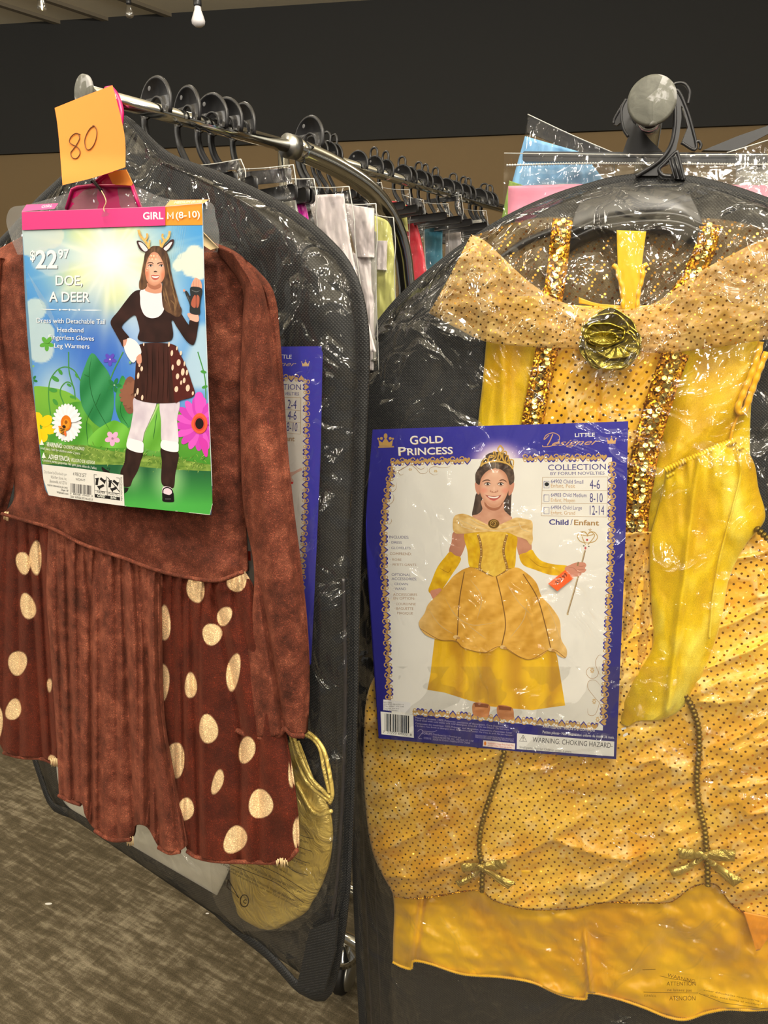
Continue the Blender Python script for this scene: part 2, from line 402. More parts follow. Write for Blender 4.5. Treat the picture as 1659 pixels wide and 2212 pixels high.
def wallbox(name, b0, b1, off, mat):
    a = np.array([-7, 7, 7, -7.]); z = np.array([b0, b0, b1, b1])-CAMZ
    A = WB.W(a, z, off); B = WB.W(a, z, off-.15)
    return part(name, np.vstack([A, B]), [(0, 1, 2, 3), (7, 6, 5, 4), (0, 4, 5, 1), (1, 5, 6, 2), (2, 6, 7, 3), (3, 7, 4, 0)], mat, None, False)
wallbox('wall_back', 0, zb, 0, m_paint('tan_wall_paint', (128, 108, 78)))['kind'] = 'structure'
wallbox('wall_back_upper', zb, zt+.1, .03, m_paint('charcoal_wall_paint', (50, 50, 49)))['kind'] = 'structure'
ceil = box('ceiling', (-9, -8.5, zt), (10, 9.5, zt+.1), m_paint('grey_ceiling_paint', (232, 222, 196)), kind='structure')
mb = simple('dark_beam', (120, 110, 92), .8)
for px_, py_ in [(122, 44), (222, 36), (345, 22)]:
    p = ray(px_, py_); tt = (zt-CAMZ)/p[2]; c = p*tt; d = np.array([.67, .74, 0])
    a = c - d*6; b = c + d*.2; q = np.array([-d[1], d[0], 0])*.022
    V = [a-q, b-q, b+q, a+q]; V = [np.array([v[0], v[1], zt-.0]) for v in V] + [np.array([v[0], v[1], zt-.025]) for v in V]
    part('beam', V, [(0, 1, 2, 3), (7, 6, 5, 4), (0, 4, 5, 1), (1, 5, 6, 2), (2, 6, 7, 3), (3, 7, 4, 0)], mb, ceil, False)
# hanging bulbs
def hbulb(px_, py_, t_, label, glow, sc=1.0, clear=False):
    c = np.array([0, 0, CAMZ]) + ray(px_, py_)*t_
    r = thing('hanging_bulb', label, 'light bulb', c+[0, 0, -.05])
    up = [0, 0, 1]
    m = simple('frosted_bulb', (225, 222, 225), .4) if not clear else NT('clear_bulb_glass')
    if clear:
        m = m.done(m.n('ShaderNodeMixShader', {0: .25, 1: m.n('ShaderNodeBsdfTransparent').outputs[0], 2: m.n('ShaderNodeBsdfGlossy', {'Roughness': .05}).outputs[0]}))
    V, f = disc_raw(c, up, 0, 0, 24, [(.001, -.042*sc), (.016*sc, -.040*sc), (.029*sc, -.030*sc), (.031*sc, -.018*sc), (.024*sc, .004*sc), (.016*sc, .026*sc), (.014*sc, .045*sc)])
    part('bulb', V, f, m, r)
    if glow:
        g = NT('lit_filament'); g = g.done(g.n('ShaderNodeEmission', {'Color': (1, .8, .45, 1), 'Strength': 12}))
        V, f = disc_raw(c+[0, 0, -.02], up, .004, .035, 10); part('filament', V, f, g, r)
    V, f = disc_raw(c+[0, 0, .040*sc], up, .016*sc, .05*sc, 20, [(.015*sc, 0), (.018*sc, .006), (.018*sc, .04*sc), (.008, .05*sc)]); part('socket', V, f, M['black'], r)
    part('cord', *tube('cord', [c+[0, 0, .08*sc], [c[0], c[1], zt]], .003, None, raw=True), M['black'], r)
hbulb(428, 36, 3.5, 'large white frosted bulb hanging in front of the dark upper wall', False)
hbulb(279, 24, 4.2, 'small clear unlit bulb hanging where ceiling meets dark wall', False, .8, True)
hbulb(90, 8, 4.2, 'lit clear bulb hanging at the far corner of the ceiling', True, .9, True)

# ================================================================== RACKS
ZR = .27
dL = np.array([.650, .760, 0]); dL /= np.linalg.norm(dL)
A0 = np.array([-.322, .905, CAMZ+ZR])
def onrail(px_, base, d):      # where the rail passes under image column px_
    k = (px_-CX)/F_PX
    # (base+s d) as ray: x = k*t , need depth: t solves with z and y
    s = np.linspace(-.5, 3, 7001); p = base + s[:, None]*d
    rel = p - [0, 0, CAMZ]; fw = rel[:, 1]*CP - rel[:, 2]*SP
    i = np.argmin(np.abs(rel[:, 0]/fw - k)); return p[i], s[i]
J, sJ = onrail(632, A0, dL)
rk = thing('garment_rack', 'chrome rack with thin rail joining a thicker bent tube, costumes hung along it', 'clothes rack', (J[0]+.16, J[1]+.2, 0))
part('rail', *tube('r', [A0, J], .0085, None, n=20, raw=True), M['chrome'], rk)
V, f = disc_raw(A0-dL*.004, dL, .0175, .005, 40); 
def m_endcap(name):
    t = NT(name); v = t.co(); a = t.noise(v, 60, 4, .6, .6).outputs[0]; b = t.vor(v, 34, 1).outputs['Color']
    b2 = t.n('ShaderNodeSeparateColor', {0: b}).outputs[0]
    s = t.math('ADD', t.math('MULTIPLY', a, .65), t.math('MULTIPLY', b2, .35))
    c = t.ramp(s, [(.3, rgba((84, 84, 76))), (.53, rgba((108, 108, 99))), (.58, rgba((150, 150, 148))), (.8, rgba((168, 168, 168)))])
    return t.done(t.bsdf(Base_Color=c, Roughness=.6, Metallic=.15, Normal=t.bump(a, .4, .001)))
M['cap'] = m_endcap('scuffed_metal_cap')
part('end_cap', V, f, M['cap'], rk)
u_ = dL
prof = [(0, 0), (.08, -.010), (.155, -.030), (.205, -.062), (.235, -.105), (.248, -.16), (.252, -.26), (.254, -1.0), (.254, -(CAMZ+ZR)+.14)]
tp = [J + u_*a + np.array([0, 0, b]) for a, b in prof]
part('frame_tube', *tube('t', tp, .0145, None, n=24, res=80, raw=True), M['chrome'], rk)
part('collar', *tube('t', [J-u_*.012, J+u_*.006], .0158, None, n=24, raw=True), M['steel'], rk)
foot = np.array([J[0], J[1], 0]) + u_*.254; q_ = np.array([-u_[1], u_[0], 0])
part('foot_bar', *tube('t', [foot+q_*.17+[0, 0, .115], foot+q_*.14+[0, 0, .14], foot-q_*.20+[0, 0, .14], foot-q_*.23+[0, 0, .115]], .0135, None, n=20, res=24, raw=True), M['chrome'], rk)
part('foot_bar', *tube('t', [foot+[0, 0, .14], foot+u_*.5+[0, 0, .14]], .0135, None, n=20, raw=True), M['chrome'], rk)
cas = np.array([0, 0, CAMZ])+ray(742, 2085)*1.70
for sgn, cpos in ((1, foot+q_*.17), (-1, foot-q_*.23)):
    c = cpos.copy(); c[2] = .045
    ax = np.array([.8, -.25, 0]); ax /= np.linalg.norm(ax)
    V, f = disc_raw(c-ax*.013, ax, .045, .026, 36, [(.030, 0), (.042, .001), (.045, .006), (.045, .020), (.042, .025), (.030, .026)])
    w_ = part('caster_wheel', V, f, M['rubber'], rk)
    V, f = disc_raw(c+ax*.012, ax, .034, .012, 36, [(.036, 0), (.035, .006), (.026, .012), (.004, .014)])
    part('wheel_hub', V, f, M['steel'], w_)
    V, f = disc_raw(c+[0, 0, .036], [0, 0, 1], .02, .03, 24, [(.034, 0), (.030, .014), (.02, .024), (.014, .045)])
    part('caster_hood', V, f, M['chrome'], rk)

# far rack
B1 = np.array([-.16, 1.90, CAMZ+.435]); dF = np.array([.61, .79, 0]); dF /= np.linalg.norm(dF)
rf = thing('garment_rack', 'second chrome rack farther back, its rail packed with black hangers', 'clothes rack', (.3, 2.5, 0))
part('rail', *tube('r', [B1-dF*.12, B1+dF*1.75], .0125, None, n=16, raw=True), M['chrome'], rf)
for s in (-.10, 1.7):
    part('leg', *tube('r', [B1+dF*s, [*(B1+dF*s)[:2], .03]], .0125, None, n=12, raw=True), M['chrome'], rf)
    b_ = np.array([*(B1+dF*s)[:2], .03]); q2 = np.array([-dF[1], dF[0], 0])
    part('foot_bar', *tube('r', [b_-q2*.25, b_+q2*.25], .0145, None, n=12, raw=True), M['chrome'], rf)
# right rack
dR = np.array([.292, .956, 0]); R0 = np.array([.299, .935, CAMZ+ZR])
rr = thing('garment_rack', 'chrome rack seen end-on with a scuffed round end cap facing out', 'clothes rack', (.72, 2.3, 0))
part('rail', *tube('r', [R0, R0+dR*1.5], .0150, None, n=20, raw=True), M['chrome'], rr)
V, f = disc_raw(R0-dR*.006, dR, .0262, .007, 56); part('end_cap', V, f, M['cap'], rr)
for s in (.5, 1.45):
    part('leg', *tube('r', [R0+dR*s, [*(R0+dR*s)[:2], .03]], .0145, None, n=12, raw=True), M['chrome'], rr)
    b_ = np.array([*(R0+dR*s)[:2], .03]); q2 = np.array([-dR[1], dR[0], 0])
    part('foot_bar', *tube('r', [b_-q2*.2, b_+q2*.2], .0145, None, n=12, raw=True), M['chrome'], rr)

# ================================================================== HANGERS
def arc(cx, cy, r, a0, a1, n): a = np.radians(np.linspace(a0, a1, n)); return np.stack([cx+r*np.cos(a), cy+r*np.sin(a)], -1)
def hanger(c, deg, label, group, sc=1.0, loop=False, bar=.17, bary=-.105, flip=1, name='clothes_hanger'):
    """black moulded hanger: wide crescent hook with a hole, curved stem, neck and straight bar"""
    c = np.asarray(c, float); pl = Plane(c[0], c[1], deg); z0 = c[2]-CAMZ
    r = thing(name, label, 'hanger', c, group)
    S = lambda p: np.asarray(p, float)*[flip*sc, sc]+[0, z0]
    cres = np.vstack([arc(0, .002, .0325, -24, 205, 26), arc(.0015, -.003, .0140, 200, -14, 18)])
    parts_ = [prism('h', S(cres), pl, -.0015, .003, None, px=False, raw=True)]
    rim = S(arc(0, .002, .0320, -24, 205, 24)); parts_.append(tube('x', pl.W(rim[:, 0], rim[:, 1], 0.0), .0026*sc, None, n=8, raw=True))
    rim = S(arc(.0015, -.003, .0147, 200, -14, 18)); parts_.append(tube('x', pl.W(rim[:, 0], rim[:, 1], 0.0), .0022*sc, None, n=8, raw=True))
    h = part('hook', *merge(*parts_), M['black'], r)
    hp = S([(-.010, .0235)])[0]; V, f = disc_raw(pl.W(hp[0], hp[1], .0014), pl.n, .003*sc, .0006, 12); part('hook_hole', V, f, M['hole'], h)
    st = S([(-.027, -.006), (-.0275, -.02), (-.022, -.036), (-.010, -.052), (0, -.066), (0, -.082)])
    part('stem', *tube('s', pl.W(st[:, 0], st[:, 1]), .0035*sc, None, n=8, res=24, r2=.006*sc, nrm=pl.e, raw=True), M['black'], r)
    nk = S([(-.010, -.072), (.010, -.072), (.03, bary+.008), (-.03, bary+.008)])
    P = [prism('n', nk, pl, -.002, .004, None, px=False, raw=True)]
    bb = S([(-bar, bary-.009), (bar, bary-.009), (bar+.003, bary-.006), (bar+.003, bary+.006), (bar, bary+.009), (-bar, bary+.009), (-bar-.003, bary+.006), (-bar-.003, bary-.006)])
    P.append(prism('n', bb, pl, -.003, .006, None, px=False, raw=True))
    part('bar', *merge(*P), M['black'], r)
    if loop:
        lp = S([(-.011, .028), (-.0115, .044), (-.006, .053), (.006, .053), (.0115, .044), (.011, .028)])
        part('top_loop', *tube('l', pl.W(lp[:, 0], lp[:, 1]), .0028*sc, None, n=8, res=20, raw=True), M['black'], r)
    return r, pl
M['hole'] = simple('hole_shadow', (90, 90, 92), .6)
near = [(338, 'nearest the orange note'), (405, 'second behind the orange note'), (456, 'third behind the orange note'), (486, 'fourth behind the note, nearly touching the third'), (524, 'last before the rail joint')]
for i, (x, wh) in enumerate(near):
    c, s = onrail(x, A0, dL)
    hanger(c+[0, 0, .004], 49+[0, -6, 4, 7, -8][i], 'black plastic hanger hooked on thin chrome rail, '+wh, 'hangers on the thin chrome rail', .92, bar=.15)
c, s = onrail(634, A0, dL); hanger(c+[0, 0, .012]+dL*.03, 44, 'black plastic hanger with its hook just past the rail joint', 'hangers on the thin chrome rail', .95, bar=.12)
farx = [672, 690, 706, 722, 772, 808, 833, 868, 884, 904, 918, 940, 962, 978, 1000, 1010, 1032, 1045, 1056]
ORD = 'first second third fourth fifth sixth seventh eighth ninth tenth eleventh twelfth thirteenth fourteenth fifteenth sixteenth seventeenth eighteenth nineteenth'.split()
for i, x in enumerate(farx):
    c, s = onrail(x, B1, dF)
    hanger(c+[0, 0, .003], 52+random.uniform(-14, 14), ORD[i]+' black hanger along the far rack, counted from the left rack', 'hangers on the far rack', 1.0, loop=(i % 4 != 0 or i == 0), bar=.14)

mf = simple('white_paper_fleck', (225, 222, 215), .8)
for px_, py_, l_, lb_ in ((105, 1953, .006, 'tiny white fleck lying on the carpet, below the spotted left panel'), (448, 1974, .003, 'tiniest white crumb on the carpet, beside the left garment bag edge')):
    d = ray(px_, py_); c = np.array([0, 0, CAMZ])+d*(CAMZ/-d[2])
    r = thing('paper_fleck', lb_, 'litter', c)
    V, f = disc_raw(c, [0, 0, 1], l_, .002, 10); V = (V-c)*[1.5, .6, 1]+c; part('fleck', V, f, mf, r)
# ================================================================== LEFT: garment bag, card, doe dress
LB = Plane(-.304, .98, 49.5); LD = Plane(-.33, .87, 62)
def edge(u, k=.06): return np.clip(np.minimum(u, 1-u)/k, 0, 1)**.5
def sm(x): x = np.clip(x, 0, 1); return x*x*(3-2*x)
def garment_bag(name, label, pl, rows, outline, offs, front_off, bind_w, film_mat, grp=None, cut=None):
    base = pl.P(rows[-1][0][0]*.5+rows[-1][-1][0]*.5, rows[-1][0][1])
    r = thing(name, label, 'garment bag', base)
    shell('back_panel', rows, pl, offs, lambda u, v, x, y: .010*fbm(x/130, y/130, 3)-.02*(1-edge(u, .1)), M['nonwoven'], r, 60, 110, .003)
    ff = lambda u, v, x, y: edge(u, .09)*edge(v, .05)*front_off + (.010*(fbm(x/90, y/120, 5)-.5)+.003*(fbm(x/28+y/60, y/34, 8)-.5))*edge(u, .1)
    shell('clear_front', rows, pl, offs+.004, ff, film_mat, r, 150, 240, 0, back=False)
    P = cr(np.asarray(outline, float), 260); W3 = pl.P(P[:, 0], P[:, 1], offs+.004)
    part('binding', *tube('b', W3, bind_w, None, n=10, r2=.0035, nrm=pl.n, raw=True), M['nonwoven'], r)
    return r
LBr = [[(262, 268), (272, 262), (284, 272)], [(200, 330), (362, 345)], [(140, 390), (470, 390)], [(85, 440), (575, 438)], [(30, 500), (650, 485)], [(-25, 560), (703, 530)],
       [(-60, 640), (745, 580)], [(-75, 740), (772, 650)], [(-78, 850), (780, 760)], [(-70, 1000), (774, 960)], [(-45, 1170), (764, 1200)], [(0, 1370), (758, 1500)], [(45, 1540), (750, 1750)], [(85, 1670), (738, 1960)], [(112, 1738), (704, 2140)]]
LBo = [(150, 1756), (112, 1738), (85, 1670), (45, 1540), (0, 1370), (-45, 1170), (-70, 1000), (-78, 850), (-75, 740), (-60, 640), (-25, 560), (30, 500), (85, 440), (140, 390), (200, 330), (262, 272), (284, 276), (362, 345), (470, 388), (575, 438), (650, 485), (703, 530), (745, 580),
       (772, 650), (784, 760), (776, 960), (766, 1200), (760, 1500), (752, 1750), (740, 1960), (706, 2136), (650, 2134), (622, 2108), (575, 2058), (500, 1998), (420, 1926), (290, 1834), (150, 1756)]
lbag = garment_bag('garment_bag', 'black garment bag with creased clear front, hanging behind the brown velvet dress', LB, LBr, LBo, 0, .028, .0085, M['film'])
zp = cr([(742, 1250), (746, 1500), (738, 1750), (728, 1900), (716, 1990)], 80)
part('zipper', *tube('z', LB.P(zp[:, 0], zp[:, 1], .012), .0022, None, n=6, raw=True), M['zip'], lbag)
prism('zipper_tape', [(728, 1250), (760, 1250), (762, 1500), (754, 1750), (744, 1930), (728, 1990), (704, 1990), (718, 1850), (727, 1650), (730, 1450)], LB, .008, .001, M['nonwoven'], lbag)
prism('strap', [(668, 2010), (728, 1985), (722, 2060), (700, 2142), (640, 2134), (655, 2070)], LB, .030, .003, M['nonwoven'], lbag)

# gold lame garment in its bag, white cloth, inside the left garment bag
M['lame'] = None
def m_lame(name, c1, c2, rough=.3, wr=1.0, metal=.75):
    t = NT(name); v = t.co(); n = t.noise(v, 22, 4, .6, 1.5).outputs[0]; cc = t.ramp(t.noise(v, 9, 2).outputs[0], [(.35, rgba(c1)), (.65, rgba(c2))])
    return t.done(t.bsdf(Base_Color=cc, Metallic=metal, Roughness=rough, Normal=t.bump(n, .8*wr, .012)))
M['lame'] = m_lame('gold_lame', (196, 164, 70), (236, 210, 120), .3, 1.0, .3); M['lame_rose'] = m_lame('bright_gold_lame', (168, 150, 52), (206, 190, 92), .26, .35)
M['cloth_white'] = m_satin('translucent_white_cloth', (176, 170, 152), (205, 200, 184), .5)
wr_ = thing('white_costume', 'pale white folded costume showing below the brown dress hem, inside the garment bag', 'costume', LB.P(300, 1820))
shell('folded_cloth', [[(120, 1640), (300, 1680), (480, 1740)], [(128, 1700), (300, 1750), (492, 1820)], [(150, 1745), (300, 1820), (494, 1880)], [(188, 1768), (310, 1842), (468, 1934)]], LB, .010,
      lambda u, v, x, y: edge(u, .2)*edge(v, .2)*(.006+.006*fbm(x/40, y/26, 31)), M['cloth_white'], wr_, 60, 50, .004)
gl_ = thing('gold_costume', 'shiny gold costume with corded straps, in plastic beside the brown sleeve cuff', 'costume', LB.P(580, 2005))
shell('body', [[(560, 1600), (620, 1605), (645, 1600)], [(520, 1680), (620, 1680), (684, 1700)], [(500, 1760), (620, 1760), (712, 1752)], [(496, 1840), (620, 1850), (718, 1820)], [(498, 1905), (610, 1910), (706, 1882)], [(508, 1955), (600, 1968), (676, 1945)], [(530, 1990), (590, 2004), (640, 1985)], [(560, 2006), (580, 2009), (600, 2006)]],
      LB, .012, lambda u, v, x, y: edge(u, .3)*edge(v, .2)*(.010+.010*fbm(x/50, y/40, 41)), M['lame'], gl_, 80, 90, .004)
for a in ([(640, 1578), (668, 1584), (695, 1612), (708, 1650), (718, 1712), (712, 1735)], [(648, 1582), (676, 1596), (692, 1620), (700, 1662), (712, 1712)],
          [(632, 1582), (645, 1625), (672, 1680), (702, 1712), (714, 1722)], [(628, 1590), (640, 1640), (664, 1690), (700, 1722), (716, 1732)], [(640, 1690), (670, 1745), (690, 1760), (716, 1752)]):
    part('piping', *tube('p', LB.P(*np.asarray(a, float).T, .026), .0022, None, n=8, res=60, raw=True), M['lame'], gl_)
sl = thing('plastic_sleeve', 'clear plastic sleeve printed with slanted warning lines around the gold costume', 'plastic sleeve', LB.P(580, 2010))
shell('sleeve_film', [[(470, 1640), (730, 1640)], [(462, 1800), (727, 1800)], [(455, 1890), (712, 1900)], [(470, 1960), (690, 1960)], [(520, 2012), (640, 2010)]], LB, .024,
      lambda u, v, x, y: edge(u, .2)*edge(v, .2)*.006 + .004*fbm(x/30, y/40, 45), M['film_soft'], sl, 60, 70, 0, back=False)

# ---- doe dress
rg_f = np.random.default_rng(4)
def pleats(x, y, cr_list, amp):
    f = 0*x; amp = amp*.62
    for xt, xb, y0, y1, a, wdt in cr_list:
        t = np.clip((y-y0)/(y1-y0), 0, 1); xc = xt + (xb-xt)*t
        g = sm((y-y0+25)/60)
        d = (x-xc)/(wdt*1.25)
        f = f - a*amp*g*np.exp(-np.abs(d)**1.3) + .45*a*amp*g*np.exp(-((d-1.6)/1.2)**2)
    return f
dress = thing('velvet_dress', 'brown velvet child dress with cream-spotted side panels, hanging in front of the left rack', 'dress', LD.P(380, 1860), None)
DO = .0
def f_bod(u, v, x, y):
    return .016*edge(u, .12)*sm(v/.08) + .006*(fbm(x/120, y/90, 11)-.5) + .005*(fbm(x/50, y/40, 12)-.5) + .003*np.exp(-((y-x*.28-1085)/22)**2)
shell('bodice', [[(-45, 560), (60, 505), (130, 480), (330, 485), (445, 520), (500, 545), (535, 580)], [(-30, 680), (528, 680)], [(4, 800), (521, 800)], [(18, 950), (519, 950)], [(30, 1075), (518, 1110)],
                 [(4, 1112), (60, 1128), (115, 1145), (180, 1178), (265, 1207), (340, 1234), (410, 1250), (470, 1256), (524, 1238)]], LD, .004, f_bod, M['brown'], dress, 110, 130, .03)
def f_slv(u, v, x, y):
    fold = np.exp(-((x-(560+(y-1250)*.16))/6)**2)*sm((y-1180)/200)
    return .020*edge(u, .5)*(1-.3*v) - .012*fold + .005*(fbm(x/45, y/90, 15)-.5)
shell('sleeve', [[(455, 528), (500, 545), (542, 578)], [(522, 620), (570, 625)], [(523, 700), (580, 700)], [(519, 820), (592, 820)], [(519, 950), (602, 950)], [(526, 1100), (618, 1100)], [(549, 1240), (636, 1240)], [(535, 1380), (654, 1380)], [(519, 1490), (660, 1490)],
                 [(511, 1575), (535, 1586), (575, 1592), (603, 1586), (618, 1572), (632, 1586), (656, 1588)]], LD, .016, f_slv, M['brown'], dress, 46, 190, .022)
shell('sleeve', [[(-45, 560), (-20, 552), (5, 560)], [(-95, 700), (2, 700)], [(-120, 850), (18, 850)], [(-130, 1000), (26, 1000)], [(-150, 1190), (-20, 1180)]], LD, .012, lambda u, v, x, y: .016*edge(u, .5)+.004*fbm(x/45, y/90, 16), M['brown'], dress, 30, 90, .02)
hemc = cr([(511, 1577), (535, 1588), (575, 1594), (603, 1588), (616, 1574), (632, 1588), (656, 1590)], 60)
part('cuff_hem', *tube('c', LD.P(hemc[:, 0], hemc[:, 1], .024), .0026, None, n=8, raw=True), M['brown'], dress)
SPOTS = [(50, 1216, 15, 24, .2), (77, 1205, 13, 36, 0), (60, 1310, 16, 28, .25), (38, 1432, 20, 26, -.1), (29, 1533, 16, 23, -.3), (107, 1480, 5, 14, 0), (-6, 1560, 12, 34, 0), (112, 1640, 8, 9, 0),
         (355, 1347, 13, 37, 0), (423, 1270, 19, 32, .05), (458, 1370, 21, 23, 0), (485, 1331, 15, 21, -.4), (512, 1255, 20, 24, -.5), (346, 1474, 20, 42, 0), (412, 1481, 13, 27, 0), (504, 1452, 14, 40, -.15),
         (450, 1575, 20, 31, .1), (378, 1642, 21, 38, 0), (533, 1620, 17, 29, -.2), (470, 1689, 11, 27, -.3), (563, 1737, 26, 31, 0), (400, 1749, 18, 25, -.3), (508, 1814, 23, 31, -.5), (632, 1665, 9, 36, 0), (642, 1800, 9, 34, 0), (590, 1930, 20, 20, 0)]
cs = lin((236, 205, 158)); cp = lin((84, 30, 14))
def spotcol(u, v, x, y):
    m = np.zeros_like(x)
    for cx, cy, rx, ry, a in SPOTS:
        dx, dy = x-cx, y-cy; ca, sa = math.cos(a), math.sin(a)
        p, q = (dx*ca - dy*sa)/rx, (dx*sa + dy*ca)/ry
        d = np.sqrt(p*p+q*q)*(1+.05*np.sin(3*np.arctan2(q, p)+cx))
        m = np.maximum(m, sm((1-d)*min(rx, ry)/2.2+.5))
    ed = np.clip(1-np.abs(m-.5)*2, 0, 1)*.0
    c = cp*(1-m[..., None]) + cs*m[..., None]
    return np.concatenate([c, (1-m*.75)[..., None]], -1)
rightF = [(410, 432, 1260, 1850, .8, 7), (372, 380, 1250, 1840, .6, 6), (384, 412, 1300, 1840, .5, 7), (462, 520, 1270, 1560, 1.2, 9), (440, 430, 1260, 1400, .5, 5), (500, 560, 1260, 1500, .6, 8), (395, 396, 1250, 1420, .5, 4), (425, 520, 1600, 1860, .5, 22), (520, 600, 1600, 1860, .5, 26)]
def f_r(u, v, x, y):
    return .010*edge(u, .1) + pleats(x, y, rightF, .012) + .018*v + .012*(fbm(x/120, y/140, 21)-.5)*v + .0025*np.sin(x/3.4)*(1-v)**8
shell('spotted_panel', [[(345, 1236), (410, 1250), (470, 1256), (524, 1236)], [(344, 1300), (540, 1262)], [(343, 1400), (572, 1380)], [(346, 1520), (600, 1520)], [(358, 1620), (620, 1620)], [(374, 1720), (634, 1710)], [(392, 1800), (642, 1790)],
                        [(404, 1836), (425, 1850), (470, 1859), (540, 1861), (590, 1862), (620, 1856), (642, 1834)]], LD, .008, f_r, M['spotted'], dress, 190, 330, .012, colfn=spotcol)
leftF = [(60, 92, 1130, 1640, .8, 7), (84, 112, 1140, 1640, .9, 6), (38, 42, 1120, 1640, .6, 7), (16, 6, 1120, 1500, .4, 8)]
shell('spotted_panel', [[(2, 1113), (60, 1130), (116, 1146)], [(-16, 1250), (120, 1250)], [(-24, 1400), (126, 1400)], [(-18, 1530), (134, 1530)], [(-4, 1600), (136, 1620)], [(8, 1624), (45, 1634), (90, 1637), (122, 1650)]], LD, .006,
      lambda u, v, x, y: .008*edge(u, .12)+pleats(x, y, leftF, .012)+.004*fbm(x/60, y/80, 23), M['spotted'], dress, 110, 240, .010, colfn=spotcol)
midF = [(120, 140, 1150, 1760, .8, 6), (140, 160, 1160, 1760, 1.1, 7), (165, 176, 1180, 1790, .5, 6), (215, 214, 1195, 1810, .5, 8), (262, 290, 1210, 1790, 1.2, 8), (250, 252, 1200, 1400, .5, 5), (300, 345, 1225, 1835, 1.0, 7), (318, 322, 1225, 1600, .9, 5), (336, 385, 1230, 1835, .7, 6), (290, 300, 1215, 1380, .5, 4), (180, 196, 1180, 1300, .6, 4), (205, 200, 1190, 1260, .5, 4)]
def f_m(u, v, x, y):
    return .013*edge(u, .05) + pleats(x, y, midF, .014) + .016*v + .008*(fbm(x/60, y/200, 25)-.5) + .0022*np.sin(x/3.1)*(1-v)**10
shell('skirt_front', [[(104, 1141), (180, 1177), (265, 1207), (348, 1238)], [(100, 1250), (346, 1260)], [(108, 1400), (346, 1400)], [(118, 1540), (352, 1560)], [(125, 1660), (376, 1700)],
                      [(127, 1716), (150, 1728), (176, 1736), (184, 1762), (205, 1792), (240, 1812), (282, 1812), (292, 1784), (318, 1788), (342, 1828), (366, 1840), (388, 1838), (402, 1828)]], LD, .015, f_m, M['brown'], dress, 170, 200, .012)
for pp, of in (([(404, 1838), (425, 1851), (470, 1860), (540, 1862), (590, 1863), (622, 1857), (642, 1836)], .034), ([(127, 1718), (150, 1730), (174, 1738)], .04), ([(205, 1794), (240, 1814), (282, 1814)], .045), ([(342, 1830), (366, 1842), (388, 1840)], .042), ([(8, 1626), (45, 1636), (90, 1639), (122, 1652)], .012)):
    part('hem_edge', *tube('h', LD.P(*cr(pp, 40).T, of), .0024, None, n=8, raw=True), M['brown'], dress)
for px_, py_, dx in ((118, 1645, 18), (280, 1815, 14), (608, 1862, 22), (14, 1114, 8)):
    P = []
    for k in range(9):
        a = (px_-dx/2+dx*k/8, py_-6+random.uniform(-3, 3)); b = (a[0]+random.uniform(-3, 3), py_+9+random.uniform(-3, 4))
        P.append(tube('t', LD.P(np.array([a[0], b[0]]), np.array([a[1], b[1]]), .040 if px_ > 200 else .022), .0006, None, n=5, raw=True))
    part('frayed_thread', *merge(*P), M['cream'], dress)
sc_ = cr([(4, 1112), (60, 1128), (115, 1145), (180, 1178), (265, 1207), (340, 1234), (410, 1250), (470, 1256), (524, 1238)], 120)
part('waist_seam', *tube('w', LD.P(sc_[:, 0], sc_[:, 1]-2, .030), .0022, None, n=8, raw=True), M['brown'], dress)
part('mesh_neckline', *prism('g', [(436, 500), (470, 535), (455, 540), (436, 528)], LD, .03, .002, None, raw=True), M['cream'], dress)

# ---- pink hanger, thread, tags, note
ph = thing('child_hanger', 'bright magenta plastic hanger holding the brown velvet dress, under the orange note', 'hanger', LD.P(220, 445))
prism('plate', [(143, 455), (156, 409), (168, 404), (198, 401), (214, 385), (226, 376), (268, 370), (276, 385), (284, 401), (304, 455)], LD, .024, .004, M['pink'], ph)
part('rim', *tube('r', LD.P(*np.array([(143, 452), (156, 409), (168, 404), (198, 401), (284, 402), (303, 452)], float).T, .030), .0016, None, n=8, raw=True), M['pink'], ph)
part('rim', *tube('r', LD.P(*np.array([(199, 400), (216, 384), (228, 376), (267, 371), (284, 401)], float).T, .030), .0014, None, n=8, raw=True), M['pink'], ph)
hk = LD.P(np.array([247., 246]), np.array([380., 330]), .024)
top = A0 + dL*.03
part('hook', *tube('k', np.vstack([hk, top+[.010, -.02, -.05], top+[.012, -.004, -.012], top+[0, 0, .012], top+[-.014, 0, -.004]]), .003, None, n=8, res=40, raw=True), M['pink'], ph)
zt_ = thing('zip_tie', 'short black tie looped through the magenta hanger', 'cable tie', LD.P(208, 415))
part('band', *tube('k', LD.P(*np.array([(197, 394), (200, 390), (206, 396), (214, 406), (219, 412)], float).T, .033), .0016, None, n=6, res=20, raw=True), M['black'], zt_)
th_ = thing('tag_thread', 'thin white thread and clear swift tack hanging over the pink card header', 'tag thread', LD.P(226, 470))
part('thread', *tube('k', LD.P(*np.array([(219, 412), (226, 425), (229, 437), (224, 450), (226, 458)], float).T, .062), .0005, None, n=5, res=24, raw=True), M['cream'], th_)
prism('tack', [(218, 468), (222, 456), (228, 453), (229, 459), (236, 460), (232, 466), (222, 468)], LD, .062, .0015, M['film_soft'], th_)
st_ = thing('size_tag', 'small orange size tag marked M, tucked under the orange note', 'size tag', LD.P(260, 400))
prism('tag', [(233, 376), (250, 369), (272, 366), (286, 396), (284, 401), (250, 399), (243, 397)], LD, .036, .001, M['note'], st_)
nt = thing('paper_note', 'orange square paper note with handwritten 80 stuck over the left rail end', 'paper note', LD.P(200, 395))
def nbend(x, y): return .004*((np.asarray(x)-190)/75)**2 + .004*sm((np.asarray(y)-330)/70)
